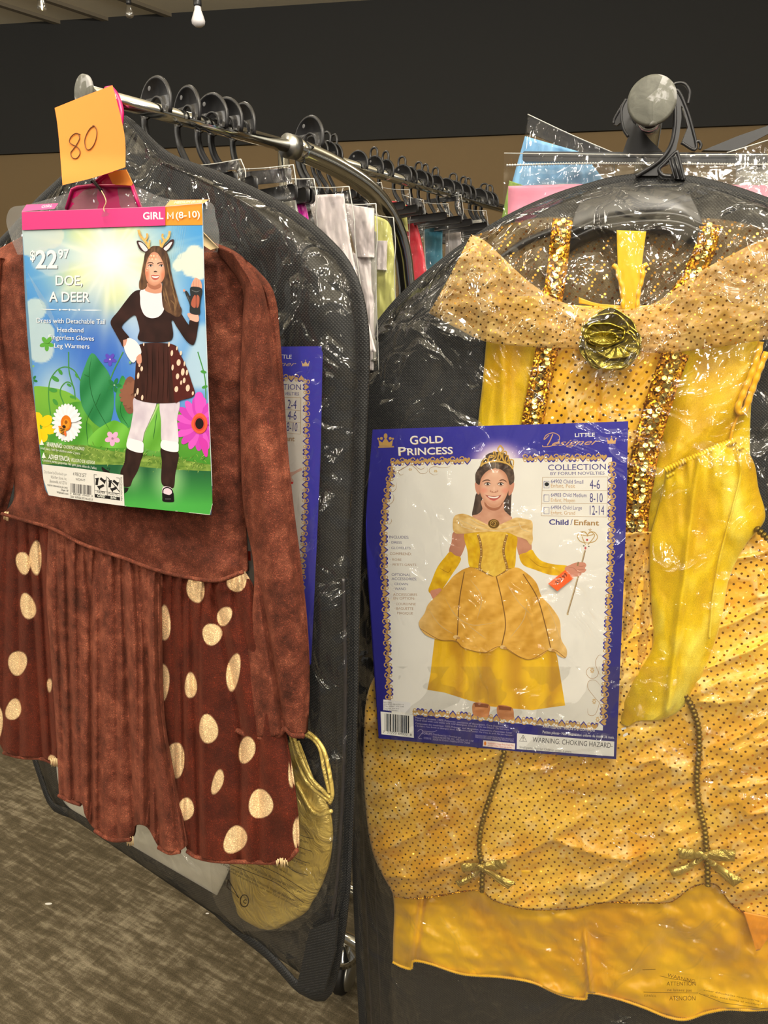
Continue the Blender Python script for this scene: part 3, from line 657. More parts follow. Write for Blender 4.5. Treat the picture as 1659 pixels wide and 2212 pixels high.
shell('sheet', [[(118, 233), (180, 208), (243, 184)], [(123, 262), (258, 240)], [(128, 310), (270, 300)], [(132, 360), (271, 350)], [(135, 400), (205, 383), (271, 361)]], LD, .052, lambda u, v, x, y: nbend(x, y), M['note'], nt, 30, 30, .0004, back=False)
ink = simple('pen_ink', (110, 66, 30), .6)
for s in ([(173, 290), (163, 288), (153, 296), (150, 306), (156, 312), (165, 316), (172, 324), (172, 334), (165, 342), (156, 340), (153, 330), (160, 320), (168, 308), (172, 298), (170, 291)],
          [(204, 272), (196, 276), (188, 288), (183, 304), (186, 320), (193, 323), (202, 314), (208, 298), (209, 282), (204, 272), (200, 272)]):
    P = cr(s, 90); part('handwriting', *tube('h', LD.P(P[:, 0], P[:, 1], .0527+nbend(P[:, 0], P[:, 1])), .00045, None, n=5, raw=True), ink, nt)
# clear shoulder sleeve behind the card
cs_ = thing('plastic_sleeve', 'cloudy clear plastic hanger cover behind the pink card header', 'plastic sleeve', LD.P(250, 560))
M['cloudy'] = m_film('cloudy_plastic', .2, .16, 1, (.8, .8, .78, 1), .1)
shell('sleeve_film', [[(145, 418), (215, 400), (300, 405)], [(60, 442), (365, 430)], [(26, 448), (452, 436)], [(14, 470), (466, 470)], [(20, 505), (474, 510)], [(38, 550), (470, 545)]], LD, .026, lambda u, v, x, y: .004*fbm(x/40, y/40, 51), M['cloudy'], cs_, 50, 30, 0, back=False)

# ---- packaged costumes on the left rail, seen between bag and bent tube
M['magenta'] = m_satin('magenta_satin', (180, 20, 140), (225, 60, 190), .35)
M['white_sheet'] = m_satin('pale_pink_white_fabric', (206, 196, 198), (228, 220, 220), .6); M['yellowgreen'] = simple('pale_yellow_card', (214, 214, 130), .5)
M['grey_sheet'] = m_satin('grey_fabric', (150, 148, 140), (176, 174, 166), .6); M['redfab'] = m_satin('red_fabric', (214, 38, 58), (236, 60, 78), .5); M['teal'] = m_satin('teal_fabric', (40, 110, 136), (90, 160, 184), .4)
M['blackcard'] = simple('black_header', (34, 32, 34), .45)
M['edgeglint_zip'] = simple('edge_highlight_and_zip', (190, 190, 186), .15)  # pale solid plastic for drawn seam highlights and the zip line
def pack(name, label, pl, corners, contents, off=0, mat='film_bag', top_w=None):
    """bagged costume: film pouch + contents; corners TL, TR, BR, BL"""
    r = thing(name, label, 'costume', pl.P(corners[2][0]*.5+corners[3][0]*.5, corners[2][1]), 'bagged costumes')
    TL, TR, BR, BL = corners
    shell('plastic_pouch', [[TL, TR], [BL, BR]], pl, off+.010, lambda u, v, x, y: .012*edge(u, .2)*(1-edge(v, .02)*0)+.006*(fbm(x/12, y/40, 61+int(TL[0]))-.5), M[mat], r, 30, 60, 0, back=False)
    ed = np.array([TL, TR, BR], float)
    part('seam_highlight', *tube('e', pl.P(*cr([TL, ((TL[0]+TR[0])/2, (TL[1]+TR[1])/2+2), TR], 14).T, off+.011), .0007, None, n=5, raw=True), M['edgeglint_zip'], r)  # pale tube adds the film's edge highlight along the pouch seam
    ep = [TR, (TR[0]*.8+BR[0]*.2+2, TR[1]*.8+BR[1]*.2), (TR[0]*.6+BR[0]*.4-3, TR[1]*.6+BR[1]*.4), BR]
    part('seam_highlight', *tube('e', pl.P(*cr(ep, 24).T, off+.011), .0007, None, n=5, raw=True), M['edgeglint_zip'], r)
    for k, (nm, rows, m, o) in enumerate(contents):
        shell(nm, rows, pl, off+o, lambda u, v, x, y: .006*edge(u, .3)+.010*(fbm(x/16, y/50, 71+k)-.5), M[m], r, 30, 50, .003)
    return r
def along(s, a=49.5): c = A0 + dL*s; return Plane(c[0], c[1], a)
pk = [
 ('clear bag of grey costume with a black header, nearest behind the garment bag', along(.13), [(405, 360), (520, 344), (560, 470), (405, 460)], [('header_card', [[(400, 362), (512, 348)], [(400, 372), (512, 366)]], 'blackcard', .004), ('folded_costume', [[(440, 395), (520, 386)], [(440, 520), (600, 540)]], 'grey_sheet', 0)]),
 ('clear bag with wide black header and crinkled top, below the rail joint', along(.19), [(515, 366), (634, 356), (652, 560), (520, 520)], [('header_card', [[(520, 372), (628, 362)], [(520, 402), (628, 392)]], 'blackcard', .004), ('folded_costume', [[(560, 420), (632, 412)], [(560, 560), (680, 600)]], 'grey_sheet', 0)]),
 ('clear bag holding bright magenta satin costume', along(.23, 52), [(600, 384), (678, 386), (700, 600), (600, 560)], [('folded_costume', [[(632, 424), (644, 418), (652, 426)], [(628, 440), (658, 440)], [(632, 470), (664, 462)], [(648, 540), (672, 540)]], 'magenta', .03), ('header_card', [[(636, 387), (668, 387)], [(636, 408), (668, 408)]], 'blackcard', .002)]),
 ('clear bag of pale pink and white costume with a looped white tie', along(.275, 50), [(668, 404), (754, 403), (800, 760), (668, 640)], [('folded_costume', [[(664, 422), (742, 418)], [(690, 520), (756, 520)], [(720, 600), (772, 600)], [(760, 760), (812, 760)]], 'white_sheet', 0)]),
 ('white costume bag with pale printed insert sheet beside the bent chrome tube', along(.33, 47), [(738, 440), (812, 440), (818, 800), (745, 800)], [('insert_sheet', [[(742, 440), (808, 450)], [(770, 556), (808, 556)]], 'white_sheet', .008), ('folded_costume', [[(740, 540), (800, 556)], [(775, 640), (806, 640)], [(778, 800), (806, 800)]], 'white_sheet', .003), ('side_gusset', [[(800, 500), (812, 500)], [(798, 780), (812, 780)]], 'grey_sheet', 0)]),
 ('pale yellow carded costume inside the curve of the bent chrome tube', along(.40, 49), [(806, 462), (850, 470), (862, 780), (806, 780)], [('insert_card', [[(806, 464), (834, 476), (845, 492)], [(806, 560), (852, 560)], [(806, 780), (852, 780)]], 'yellowgreen', 0), ('insert_sheet', [[(808, 520), (836, 520)], [(808, 582), (834, 584)]], 'white_sheet', .008)])]
for lb_, pl_, c_, ct in pk: pack('bagged_costume', lb_, pl_, c_, ct)
inkm = simple('grey_print_ink', (120, 116, 116), .6)
for k, (x0, x1, y, i) in enumerate([(790, 797, 503, 4), (790, 796, 516, 4), (792, 800, 538, 4), (812, 828, 526, 5), (812, 822, 533, 5), (812, 828, 540, 5), (810, 820, 553, 5), (812, 826, 560, 5), (812, 822, 568, 5)]):
    pass
# far rack costumes
def afar(px_, a=52): c, s = onrail(px_, B1, dF); return Plane(c[0], c[1], a)
pf = [
 ('clear bag with bright blue hanger strip on the far rack', afar(800), [(760, 396), (824, 394), (850, 640), (780, 600)], [('folded_costume', [[(782, 430), (830, 425)], [(800, 640), (850, 640)]], 'grey_sheet', 0)]),
 ('pink and yellow costume in a clear bag, behind the bent chrome tube', afar(840), [(818, 404), (885, 410), (890, 640), (830, 640)], [('folded_costume', [[(846, 434), (872, 438)], [(850, 520), (878, 520)], [(866, 640), (900, 640)]], 'redfab', .004), ('header_card', [[(850, 440), (876, 440)], [(858, 500), (882, 500)]], 'yellowgreen', .0)]),
 ('bright red costume hanging just right of the bent chrome tube', afar(885), [(868, 420), (915, 432), (925, 640), (872, 640)], [('folded_costume', [[(872, 438), (882, 446)], [(874, 490), (902, 490)], [(876, 540), (914, 540)], [(876, 640), (930, 640)]], 'redfab', .004), ('header_card', [[(880, 428), (912, 428)], [(888, 450), (908, 450)]], 'blackcard', .006)]),
 ('blue and white costume in clear plastic on the far rack', afar(940), [(908, 436), (968, 440), (980, 640), (915, 640)], [('folded_costume', [[(914, 476), (958, 472)], [(916, 500), (956, 500)], [(920, 640), (960, 640)]], 'teal', 0), ('trim', [[(918, 480), (950, 476)], [(924, 492), (946, 492)]], 'white_sheet', .012)]),
 ('white costume in crinkled clear plastic with black header on the far rack', afar(975), [(940, 428), (996, 420), (1010, 600), (940, 600)], [('folded_costume', [[(962, 470), (994, 466)], [(962, 600), (1000, 600)]], 'white_sheet', 0), ('header_card', [[(916, 432), (990, 420)], [(916, 440), (990, 434)]], 'blackcard', .004)]),
 ('grey costume bag nearest the right garment bag on the far rack', afar(1020), [(994, 450), (1050, 455), (1060, 600), (990, 600)], [('folded_costume', [[(1004, 478), (1040, 474)], [(1004, 600), (1050, 600)]], 'grey_sheet', 0)])]
for lb_, pl_, c_, ct in pf: pack('bagged_costume', lb_, pl_, c_, ct)
# ================================================================== RIGHT: garment bag, gold dress
RB = Plane(.31, .972, 73)
RBr = [[(1325, 392), (1400, 386), (1490, 392)], [(1280, 402), (1545, 402)], [(1200, 425), (1625, 425)], [(1098, 470), (1740, 470)], [(1002, 530), (1850, 530)], [(912, 600), (1935, 600)], [(856, 655), (1985, 655)], [(804, 720), (2030, 720)], [(768, 790), (2055, 790)],
       [(744, 850), (2070, 850)], [(727, 920), (2080, 920)], [(716, 1000), (2088, 1000)], [(713, 1100), (2090, 1100)], [(717, 1170), (2090, 1170)], [(738, 1240), (2090, 1240)], [(750, 1310), (2090, 1310)], [(753, 1400), (2090, 1400)], [(759, 1600), (2085, 1600)], [(768, 1900), (2080, 1900)], [(784, 2200), (2070, 2230)], [(796, 2420), (2060, 2500)]]
RBo = [(796, 2420), (784, 2200), (771, 1900), (763, 1600), (757, 1400), (753, 1310), (742, 1240), (722, 1170), (719, 1100), (722, 1000), (733, 920), (750, 850), (774, 790), (810, 720), (861, 655), (918, 603), (1006, 535), (1102, 475), (1203, 430), (1282, 406), (1330, 394), (1400, 388), (1490, 394), (1545, 405), (1625, 430), (1740, 476), (1850, 536), (1935, 606), (1985, 660), (2030, 725),
       (2055, 795), (2070, 855), (2080, 925), (2088, 1000), (2090, 1100), (2090, 1400), (2080, 1900), (2060, 2500), (1400, 2470), (796, 2420)]
rbag = garment_bag('garment_bag', 'large black garment bag with clear front enclosing the gold princess dress', RB, RBr, RBo, 0, .082, .0075, M['film'])
for dxy in (22, 44):
    pz = np.array([(738, 1240), (750, 1310), (756, 1450), (763, 1600), (772, 1900), (786, 2200), (796, 2400)], float)+[dxy-6, 0]
    part('seam', *tube('s', RB.P(*cr(pz, 60).T, .010), .0012, None, n=6, raw=True), M['zip'], rbag)
# wide black hanger inside the bag and its hook outside
bh = thing('bag_hanger', 'wide black suit hanger with ribbed neck carrying the garment bag of the gold dress', 'hanger', RB.P(1400, 540))
def f_bh(u, v, x, y): return .016*edge(v, .5)
shell('shoulder_arm', [[(1262, 420), (1330, 406), (1400, 402), (1490, 416)],
                       [(1238, 470), (1320, 446), (1400, 440), (1470, 444), (1514, 470)],
                       [(1212, 562), (1258, 528), (1330, 504), (1400, 500), (1460, 510), (1522, 552)]], RB, .022, f_bh, M['black'], bh, 70, 20, .012)
shell('shoulder_arm', [[(1060, 560), (1140, 505), (1238, 470)], [(1070, 572), (1150, 530), (1232, 500)]], RB, .004, f_bh, M['black'], bh, 30, 8, .008)
for dy in (462, 478):
    part('groove_ridge', *tube('g', RB.P(*cr([(1235, dy+38), (1300, dy+12), (1400, dy), (1470, dy+4), (1522, dy+26)], 50).T, .040), .0022, None, n=6, raw=True), M['black'], bh)
# hook: Z map of the zoomed crop
def Z(ox, oy, s, p): return [(ox+a/s, oy+b/s) for a, b in p]
zk = lambda p: Z(1060, 160, 2.77, p)
hk1 = zk([(870, 608), (1000, 525), (1062, 455), (1085, 380), (1090, 260), (1088, 170), (1078, 120), (1110, 110), (1138, 180), (1142, 260), (1128, 370), (1105, 470), (1060, 540), (1010, 560), (1000, 608)])
prism('neck', hk1, RB, .006, .006, M['black'], bh)
part('neck_rim', *tube('n', RB.P(*cr(zk([(868, 612), (1008, 520), (1075, 430), (1100, 320), (1102, 200), (1082, 125)]), 70).T, .015), .0022, None, n=8, raw=True), M['black'], bh)
part('neck_rim', *tube('n', RB.P(*cr(zk([(1158, 630), (1120, 480), (1105, 470), (1040, 535), (1008, 570), (1030, 605), (1080, 610)]), 70).T, .013), .0020, None, n=8, raw=True), M['black'], bh)
prism('ribbed_neck', zk([(1062, 505), (1120, 488), (1165, 632), (1100, 625)]), RB, .008, .006, M['black'], bh)
for a, b in (((1080, 500), (1112, 622)), ((1100, 496), (1138, 626))):
    part('neck_rib', *tube('n', RB.P(*np.array(zk([a, b])).T, .015), .0014, None, n=6, raw=True), M['black'], bh)
part('hook', *tube('n', RB.P(*cr(zk([(1090, 140), (1060, 100), (1000, 70), (930, 70), (880, 110), (860, 170)]), 50).T, -.004), .003, None, n=8, r2=.006, nrm=RB.n, raw=True), M['black'], bh)

# three more hangers bunched behind the end cap, each with its bagged costume
def poly_hanger(label, outline, pl, off, barp, more=None, rims=()):
    r = thing('clothes_hanger', label, 'hanger', pl.P(1400, 330), 'hangers bunched behind the round end cap')
    prism('hook', zk(outline), pl, off, .004, M['black'], r)
    prism('bar', zk(barp), pl, off-.003, .008, M['black'], r)
    if more: prism('bar', zk(more), pl, off-.003, .008, M['black'], r)
    for q in rims: part('rim', *tube('n', pl.P(*cr(zk(q), 40).T, off+.004), .0018, None, n=6, raw=True), M['black'], r)
    return r
at_ = lambda q, g: Plane(R0[0]+dR[0]*q, R0[1]+dR[1]*q, g)
Ra, Rb, Rc = at_(.072, 73), at_(.088, 62), at_(.056, 84)
poly_hanger('black hanger with long level bar, a pink-headed costume bag below it', [(790, 470), (810, 410), (822, 375), (795, 330), (782, 260), (786, 200), (810, 150), (840, 140), (830, 220), (850, 290), (900, 330), (960, 400), (1025, 462)], Ra, 0,
            [(192, 470), (200, 462), (1650, 472), (1659, 482), (1659, 526), (1645, 532), (205, 523), (190, 512)], rims=[[(822, 375), (795, 330), (782, 260), (786, 200), (810, 150)]])
poly_hanger('black hanger tilted down to the right, its bar end sticking out left of the cap', [(735, 300), (742, 260), (800, 155), (815, 150), (775, 290), (755, 308)], Rb, 0,
            [(222, 262), (232, 255), (700, 458), (760, 470), (640, 470), (480, 455), (215, 345)], rims=[[(735, 296), (744, 262), (806, 158)]])
poly_hanger('black hanger tilted up to the right, its hook arching over the rail', [(1080, 130), (1120, 120), (1165, 200), (1195, 290), (1205, 360), (1228, 430), (1225, 455), (1140, 415), (1180, 320), (1150, 200)], Rc, 0,
            [(1270, 456), (1480, 370), (1659, 308), (1720, 286), (1720, 330), (1659, 358), (1470, 458)], rims=[[(1066, 80), (1110, 55), (1160, 60), (1190, 110), (1180, 180)], [(1080, 100), (1120, 100), (1160, 180), (1200, 300), (1228, 450), (1140, 410)], [(1225, 408), (1245, 402), (1258, 425), (1250, 450)]])
M['pinkcard'] = simple('pink_card', (240, 152, 178), .45); M['bluecard'] = simple('blue_card', (120, 176, 224), .4); M['greencard'] = simple('green_card', (130, 160, 70), .5)
M['film_r'] = m_film('stiff_clear_bag', .4, .01, 1.2, lo=.2)
pq = [('pink-carded costume in a clear zip bag, hanging behind the top of the right garment bag', Ra, [(1089, 331), (1740, 334), (1760, 760), (1080, 760)], [('header_card', [[(1098, 402), (1240, 398), (1500, 398), (1760, 402)], [(1092, 700), (1760, 700)]], 'pinkcard', .002), ('packing', [[(1130, 352), (1690, 352)], [(1120, 400), (1720, 400)]], 'film_soft', .006)]),
      ('blue-carded costume in a clear bag slanting out at upper left of the right garment bag', Rb, [(1140, 247), (1325, 330), (1330, 760), (1070, 760)], [('header_card', [[(1134, 294), (1260, 330)], [(1100, 420), (1330, 430)], [(1070, 700), (1330, 700)]], 'bluecard', .002), ('green_band', [[(1100, 390), (1130, 400)], [(1078, 500), (1120, 500)]], 'greencard', .008)]),
      ('clear costume bag slanting out at upper right behind the round cap', Rc, [(1570, 330), (1760, 268), (1800, 700), (1570, 700)], [('folded_costume', [[(1590, 350), (1760, 320)], [(1590, 700), (1800, 700)]], 'grey_sheet', 0)])]
for lb_, pl_, c_, ct in pq: pack('bagged_costume', lb_, pl_, c_, ct, mat='film_r')
zl = cr([(1094, 357), (1300, 353), (1740, 357)], 500); zh_ = next(o for o in bpy.data.objects if o.get('label', '').startswith('pink-carded'))
part('zip_line', *tube('z', Ra.P(zl[:, 0], zl[:, 1], .018), .0012, None, n=6, rfn=lambda t: 1+.5*np.sin(t*700), raw=True), M['edgeglint_zip'], zh_)
# ---- the gold dress
gd = thing('princess_dress', 'yellow-gold princess dress with dotted overskirt, sequin trims and gold rosette', 'dress', RB.P(1300, 2150))
fn = lambda a, sx, sy, sd: (lambda u, v, x, y: .014*edge(u, .15)+a*(fbm(x/sx, y/sy, sd)-.5))
shell('bodice_side', [[(1056, 640), (1190, 640)], [(1050, 740), (1172, 745)], [(1042, 830), (1160, 830)], [(1034, 900), (1145, 910)], [(1022, 1040), (1110, 1050)], [(1010, 1180), (1090, 1200)]], RB, .022,
      lambda u, v, x, y: .012*edge(u, .2)+.008*np.exp(-((x-1085-(y-740)*.02)/16)**2)+.006*(fbm(x/50, y/120, 81)-.5), M['yvelvet'], gd, 60, 120, .012)
shell('bodice_side', [[(1450, 640), (1640, 640)], [(1470, 745), (1640, 735)], [(1452, 850), (1626, 830)], [(1425, 950), (1620, 950)], [(1400, 1060), (1624, 1060)], [(1385, 1180), (1630, 1180)]], RB, .024,
      lambda u, v, x, y: .012*edge(u, .2)+.007*np.sin((x+ y*.95)/34)*sm((1000-y)/120+1)+.006*(fbm((x+y)/40, (x-y)/160, 83)-.5), M['yvelvet'], gd, 90, 130, .014)
shell('bodice_front', [[(1180, 655), (1260, 660), (1340, 662), (1460, 655)], [(1176, 745), (1470, 745)], [(1160, 850), (1440, 850)], [(1140, 950), (1410, 950)], [(1120, 1060), (1395, 1060)], [(1110, 1160), (1250, 1210), (1390, 1165)]], RB, .028,
      lambda u, v, x, y: .010*edge(u, .2)-.005*np.exp(-((x-1293)/3.5)**2)+.005*np.exp(-((x-1262+(y-830)*-1.0-0)/9)**2)*0 + .007*(fbm((x+y*.8)/26, (x-y)/120, 85)-.5), M['dots_flat'], gd, 110, 140, .010)
shell('neck_facing', [[(1250, 642), (1290, 655), (1345, 660)], [(1250, 655), (1345, 672)]], RB, .034, None, M['satin'], gd, 20, 6, .003)
# inside back seen through the neckline
shell('back_mesh', [[(1016, 512), (1120, 478), (1236, 470), (1400, 500), (1520, 472), (1640, 490), (1720, 520)], [(1010, 570), (1730, 570)], [(1040, 640), (1720, 640)], [(1060, 690), (1700, 690)]], RB, .012, lambda u, v, x, y: .006*fbm(x/60, y/60, 87), M['veil'], gd, 80, 40, .002)
shell('back_placket', [[(1332, 497), (1396, 500)], [(1334, 560), (1388, 560)], [(1336, 610), (1383, 610)], [(1345, 672), (1376, 672)]], RB, .040, lambda u, v, x, y: .003*fbm(x/10, y/30, 88), M['yplain'] if 'yplain' in M else M.setdefault('yplain', simple('plain_yellow_cotton', (222, 184, 30), .8)), gd, 16, 50, .003)
for q in ([(1324, 572), (1333, 582), (1337, 600), (1345, 625), (1346, 668)], [(1399, 570), (1390, 578), (1388, 600), (1380, 630), (1376, 668)]):
    part('curled_edge', *tube('c', RB.P(*cr(q, 40).T, .042), .0036, None, n=8, rfn=lambda t: .7+.12*np.sin(t*30), raw=True), M['satin'], gd)
def ribbon(name, pts, pl, off, wpx, mat, parent, n=60, th=.002):
    P = cr(pts, n); T = np.gradient(P, axis=0); T /= np.linalg.norm(T, axis=1)[:, None]; N = np.stack([-T[:, 1], T[:, 0]], -1)
    rows = [[tuple(P[i]+N[i]*wpx/2), tuple(P[i]-N[i]*wpx/2)] for i in range(n)]
    return shell(name, rows, pl, off, lambda u, v, x, y: .0025*edge(u, .4), mat, parent, 14, n*2, th), P, N
def m_braid():
    t = NT('gold_glitter_braid'); v = t.co(); a = t.vor(v, 520, 1)
    c = t.ramp(t.n('ShaderNodeSeparateColor', {0: a.outputs['Color']}).outputs[0], [(.0, rgba((110, 62, 4))), (.5, rgba((206, 132, 14))), (.85, rgba((255, 196, 40)))])
    cell = t.n('ShaderNodeVectorMath', {0: a.outputs['Color'], 1: (.5, .5, .5)}, operation='SUBTRACT').outputs[0]
    gn = t.n('ShaderNodeNewGeometry').outputs['Normal']
    dn = t.n('ShaderNodeVectorMath', {0: t.n('ShaderNodeVectorMath', {0: gn, 1: t.n('ShaderNodeVectorMath', {0: cell, 'Scale': 1.4}, operation='SCALE').outputs[0]}, operation='ADD').outputs[0]}, operation='NORMALIZE').outputs[0]
    return t.done(t.bsdf(Base_Color=c, Metallic=.7, Roughness=.3, Normal=dn))
M['braid'] = m_braid(); M['sequin'] = simple('gold_sequin', (236, 214, 130), .16, 1.0)
sq_mesh = None
def sequins(P, N, pl, off, parent, spread, step, rpx=6.2):
    global sq_mesh
    L = np.r_[0, np.cumsum(np.linalg.norm(np.diff(P, axis=0), axis=1))]; k = int(L[-1]/step)
    for i in range(k):
        s = (i+.5)*step+random.uniform(-2, 2); x = np.interp(s, L, P[:, 0]); y = np.interp(s, L, P[:, 1]); j = min(np.searchsorted(L, s), len(N)-1)
        o = random.uniform(-spread, spread)+spread*.25*math.sin(i*1.3)
        c = pl.P(np.array(x+N[j, 0]*o), np.array(y+N[j, 1]*o), off+random.uniform(0, .0016))
        ob = seq_obj(parent, c, pl)
def seq_obj(parent, c, pl):
    global sq_mesh
    if sq_mesh is None:
        V, f = disc_raw((0, 0, 0), (0, 0, 1), .0034, .0004, 12, [(.0034, 0), (.0030, .0006), (.0007, .0003)])
        sq_mesh = bpy.data.meshes.new('sequin'); sq_mesh.from_pydata([tuple(v) for v in V], [], f); sq_mesh.materials.append(M['sequin'])
    ob = bpy.data.objects.new('sequin', sq_mesh); COL.objects.link(ob); ob.parent = parent
    nn = Vector(pl.n + np.array([random.gauss(0, .22), random.gauss(0, .22), random.gauss(.12, .25)])).normalized()
    ob.rotation_mode = 'QUATERNION'; ob.rotation_quaternion = nn.to_track_quat('Z', 'Y'); ob.location = Vector(c - root_loc(parent))
    return ob
for nm, pts, w_, sp in (('shoulder_strap', [(1216, 474), (1210, 520), (1205, 570), (1198, 620), (1192, 650)], 44, 6), ('shoulder_strap', [(1534, 484), (1528, 520), (1514, 560), (1494, 600), (1470, 640)], 46, 7),
                        ('sequin_trim', [(1184, 742), (1174, 790), (1164, 840), (1154, 890), (1148, 930), (1130, 1000)], 48, 8), ('sequin_trim', [(1462, 758), (1446, 800), (1426, 860), (1408, 920), (1394, 980), (1384, 1040), (1374, 1100), (1372, 1150)], 58, 12),
                        ('waist_trim', [(1345, 1125), (1372, 1140), (1398, 1135)], 26, 5)):
    o, P, N = ribbon(nm, pts, RB, .046 if nm != 'shoulder_strap' else .040, w_, M['braid'], gd)
    sequins(P, N, RB, .052 if nm != 'shoulder_strap' else .0465, o, sp, 7.5 if w_ < 50 else 5.6)
# sheer collar
COLr = [[(1018, 506), (1050, 522), (1090, 560), (1140, 606), (1200, 646), (1262, 664), (1340, 668), (1400, 660), (1450, 632), (1510, 588), (1590, 545), (1660, 512), (1740, 500)],
        [(985, 570), (1040, 590), (1110, 635), (1190, 670), (1262, 688), (1340, 692), (1420, 684), (1500, 650), (1600, 610), (1740, 575)],
        [(952, 632), (1030, 660), (1110, 695), (1200, 712), (1262, 718), (1340, 720), (1430, 716), (1530, 700), (1640, 680), (1750, 660)],
        [(926, 676), (985, 708), (1050, 738), (1150, 750), (1262, 754), (1340, 757), (1440, 762), (1550, 750), (1640, 736), (1750, 720)]]
fcol = lambda u, v, x, y: .006*edge(v, .3)+.012*(fbm((x+y*.5)/30, (y-x*.3)/26, 91)-.5)+.0014*np.sin(y/9+x/60+4*fbm(x/50, y/50, 92))*edge(v, .3)
for o_ in (0, 1):
    shell('sheer_collar', COLr, RB, .052+.003*o_, (lambda s: (lambda u, v, x, y: fcol(u, v, x+s*37, y+s*23)))(o_), M['sheer'], gd, 180, 60, 0, back=False)
# rosette
rs = (1318, 736)
def petal(r0, ry, a0, off, tilt, seed, rx=1.0):
    n, m = 48, 14; th = np.linspace(0, 2*PI, n); t = np.linspace(0, 1, m)
    TT, RR = np.meshgrid(th, t); wob = 1+.05*np.sin(3*TT+seed)+.03*np.sin(7*TT+seed*2)
    x = rs[0] + tilt[0] + RR*r0*wob*np.cos(TT); y = rs[1] + tilt[1] + RR*ry*wob*np.sin(TT)
    o = off + .006*RR**2 + .0022*np.sin(13*TT+seed)*RR*(1-RR*.3) + .0012*np.sin(29*TT+seed)*RR
    V = RB.P(x, y, o).reshape(-1, 3); return V, gridfaces(m, n)
ro = None
M['lame_dark'] = m_lame('olive_gold_lame', (112, 98, 28), (160, 142, 50), .3, .5)
for k, (a, b, of, tl, mt) in enumerate([(64, 66, .061, (0, 0), 'lame_dark'), (60, 55, .066, (3, 6), 'lame_rose'), (56, 45, .070, (3, 14), 'lame_rose'), (50, 36, .074, (-8, -22), 'lame_dark'), (44, 30, .078, (14, 8), 'lame_rose'), (42, 24, .082, (-12, -14), 'lame_dark'), (30, 13, .087, (-14, -6), 'lame_rose')]):
    V, f = petal(a, b, 0, of, tl, k*1.7)
    o = part('rosette' if k == 0 else 'petal', V, f, M[mt], ro or gd)
    if k == 0: ro = o
    t_ = np.linspace(0, 2*PI, 49)[:-1]; sd = k*1.7; wob = 1+.05*np.sin(3*t_+sd)+.03*np.sin(7*t_+sd*2)
    part('petal_edge', *tube('f', RB.P(rs[0]+tl[0]+a*wob*np.cos(t_), rs[1]+tl[1]+b*wob*np.sin(t_), of+.006+.0022*np.sin(13*t_+sd)*.7), .0011, None, n=6, closed=True, raw=True), M['lame_rose'], ro)
# armhole edging
part('armhole_edging', *tube('a', RB.P(*cr([(1644, 738), (1630, 790), (1606, 850), (1594, 880), (1598, 892), (1610, 884), (1622, 850), (1640, 800), (1656, 760)], 80).T, .044), .0036, None, n=8, rfn=lambda t: 1+.12*np.sin(t*420), raw=True), M['satin'], gd)
part('side_seam', *tube('a', RB.P(*cr([(1598, 892), (1582, 930), (1574, 980)], 30).T, .036), .0016, None, n=8, raw=True), M['satin'], gd)
# underskirt
def f_us(u, v, x, y): return .008*edge(u, .05)+.034*(fbm(x/120, y/110, 93)-.5)+.020*(fbm((x-y*.6)/60, (y+x*.3)/70, 95)-.5)+.010*np.exp(-((x-1272-(y-2100)*.1)/6)**2)*sm((y-1980)/60)-.010*np.exp(-((x-905+(y-2000)*.12)/7)**2)
shell('underskirt', [[(835, 1860), (1100, 1880), (1400, 1880), (1780, 1880)], [(850, 1945), (1780, 1960)], [(849, 2030), (1300, 2050), (1790, 2060)],
                     [(848, 2078), (868, 2088), (888, 2092), (894, 2076), (930, 2082), (1000, 2104), (1080, 2110), (1150, 2122), (1210, 2148), (1262, 2158), (1272, 2144), (1330, 2156), (1390, 2176), (1440, 2196), (1480, 2202), (1525, 2188), (1570, 2180), (1620, 2182), (1680, 2180), (1780, 2190)]],
      RB, .022, f_us, M['satin'], gd, 240, 70, .010)
ush = cr([(848, 2078), (868, 2088), (888, 2092), (894, 2076), (930, 2082), (1000, 2104), (1080, 2110), (1150, 2122), (1210, 2148), (1262, 2158), (1272, 2144), (1330, 2156), (1390, 2176), (1440, 2196), (1480, 2202), (1525, 2188), (1570, 2180), (1620, 2182), (1680, 2180), (1780, 2190)], 500)
part('stitched_hem', *tube('h', RB.P(ush[:, 0], ush[:, 1], .036), .0020, None, n=6, rfn=lambda t: 1+.35*np.sin(t*1400), raw=True), M['satin'], gd)
M['orange_satin'] = m_satin('orange_satin_lining', (240, 150, 20), (250, 172, 44), .4)
shell('turned_lining', [[(1606, 1970), (1680, 1985)], [(1620, 2012), (1668, 2012)], [(1633, 2054), (1642, 2052)]], RB, .046, lambda u, v, x, y: .004*fbm(x/20, y/20, 97), M['orange_satin'], gd, 24, 24, .002)
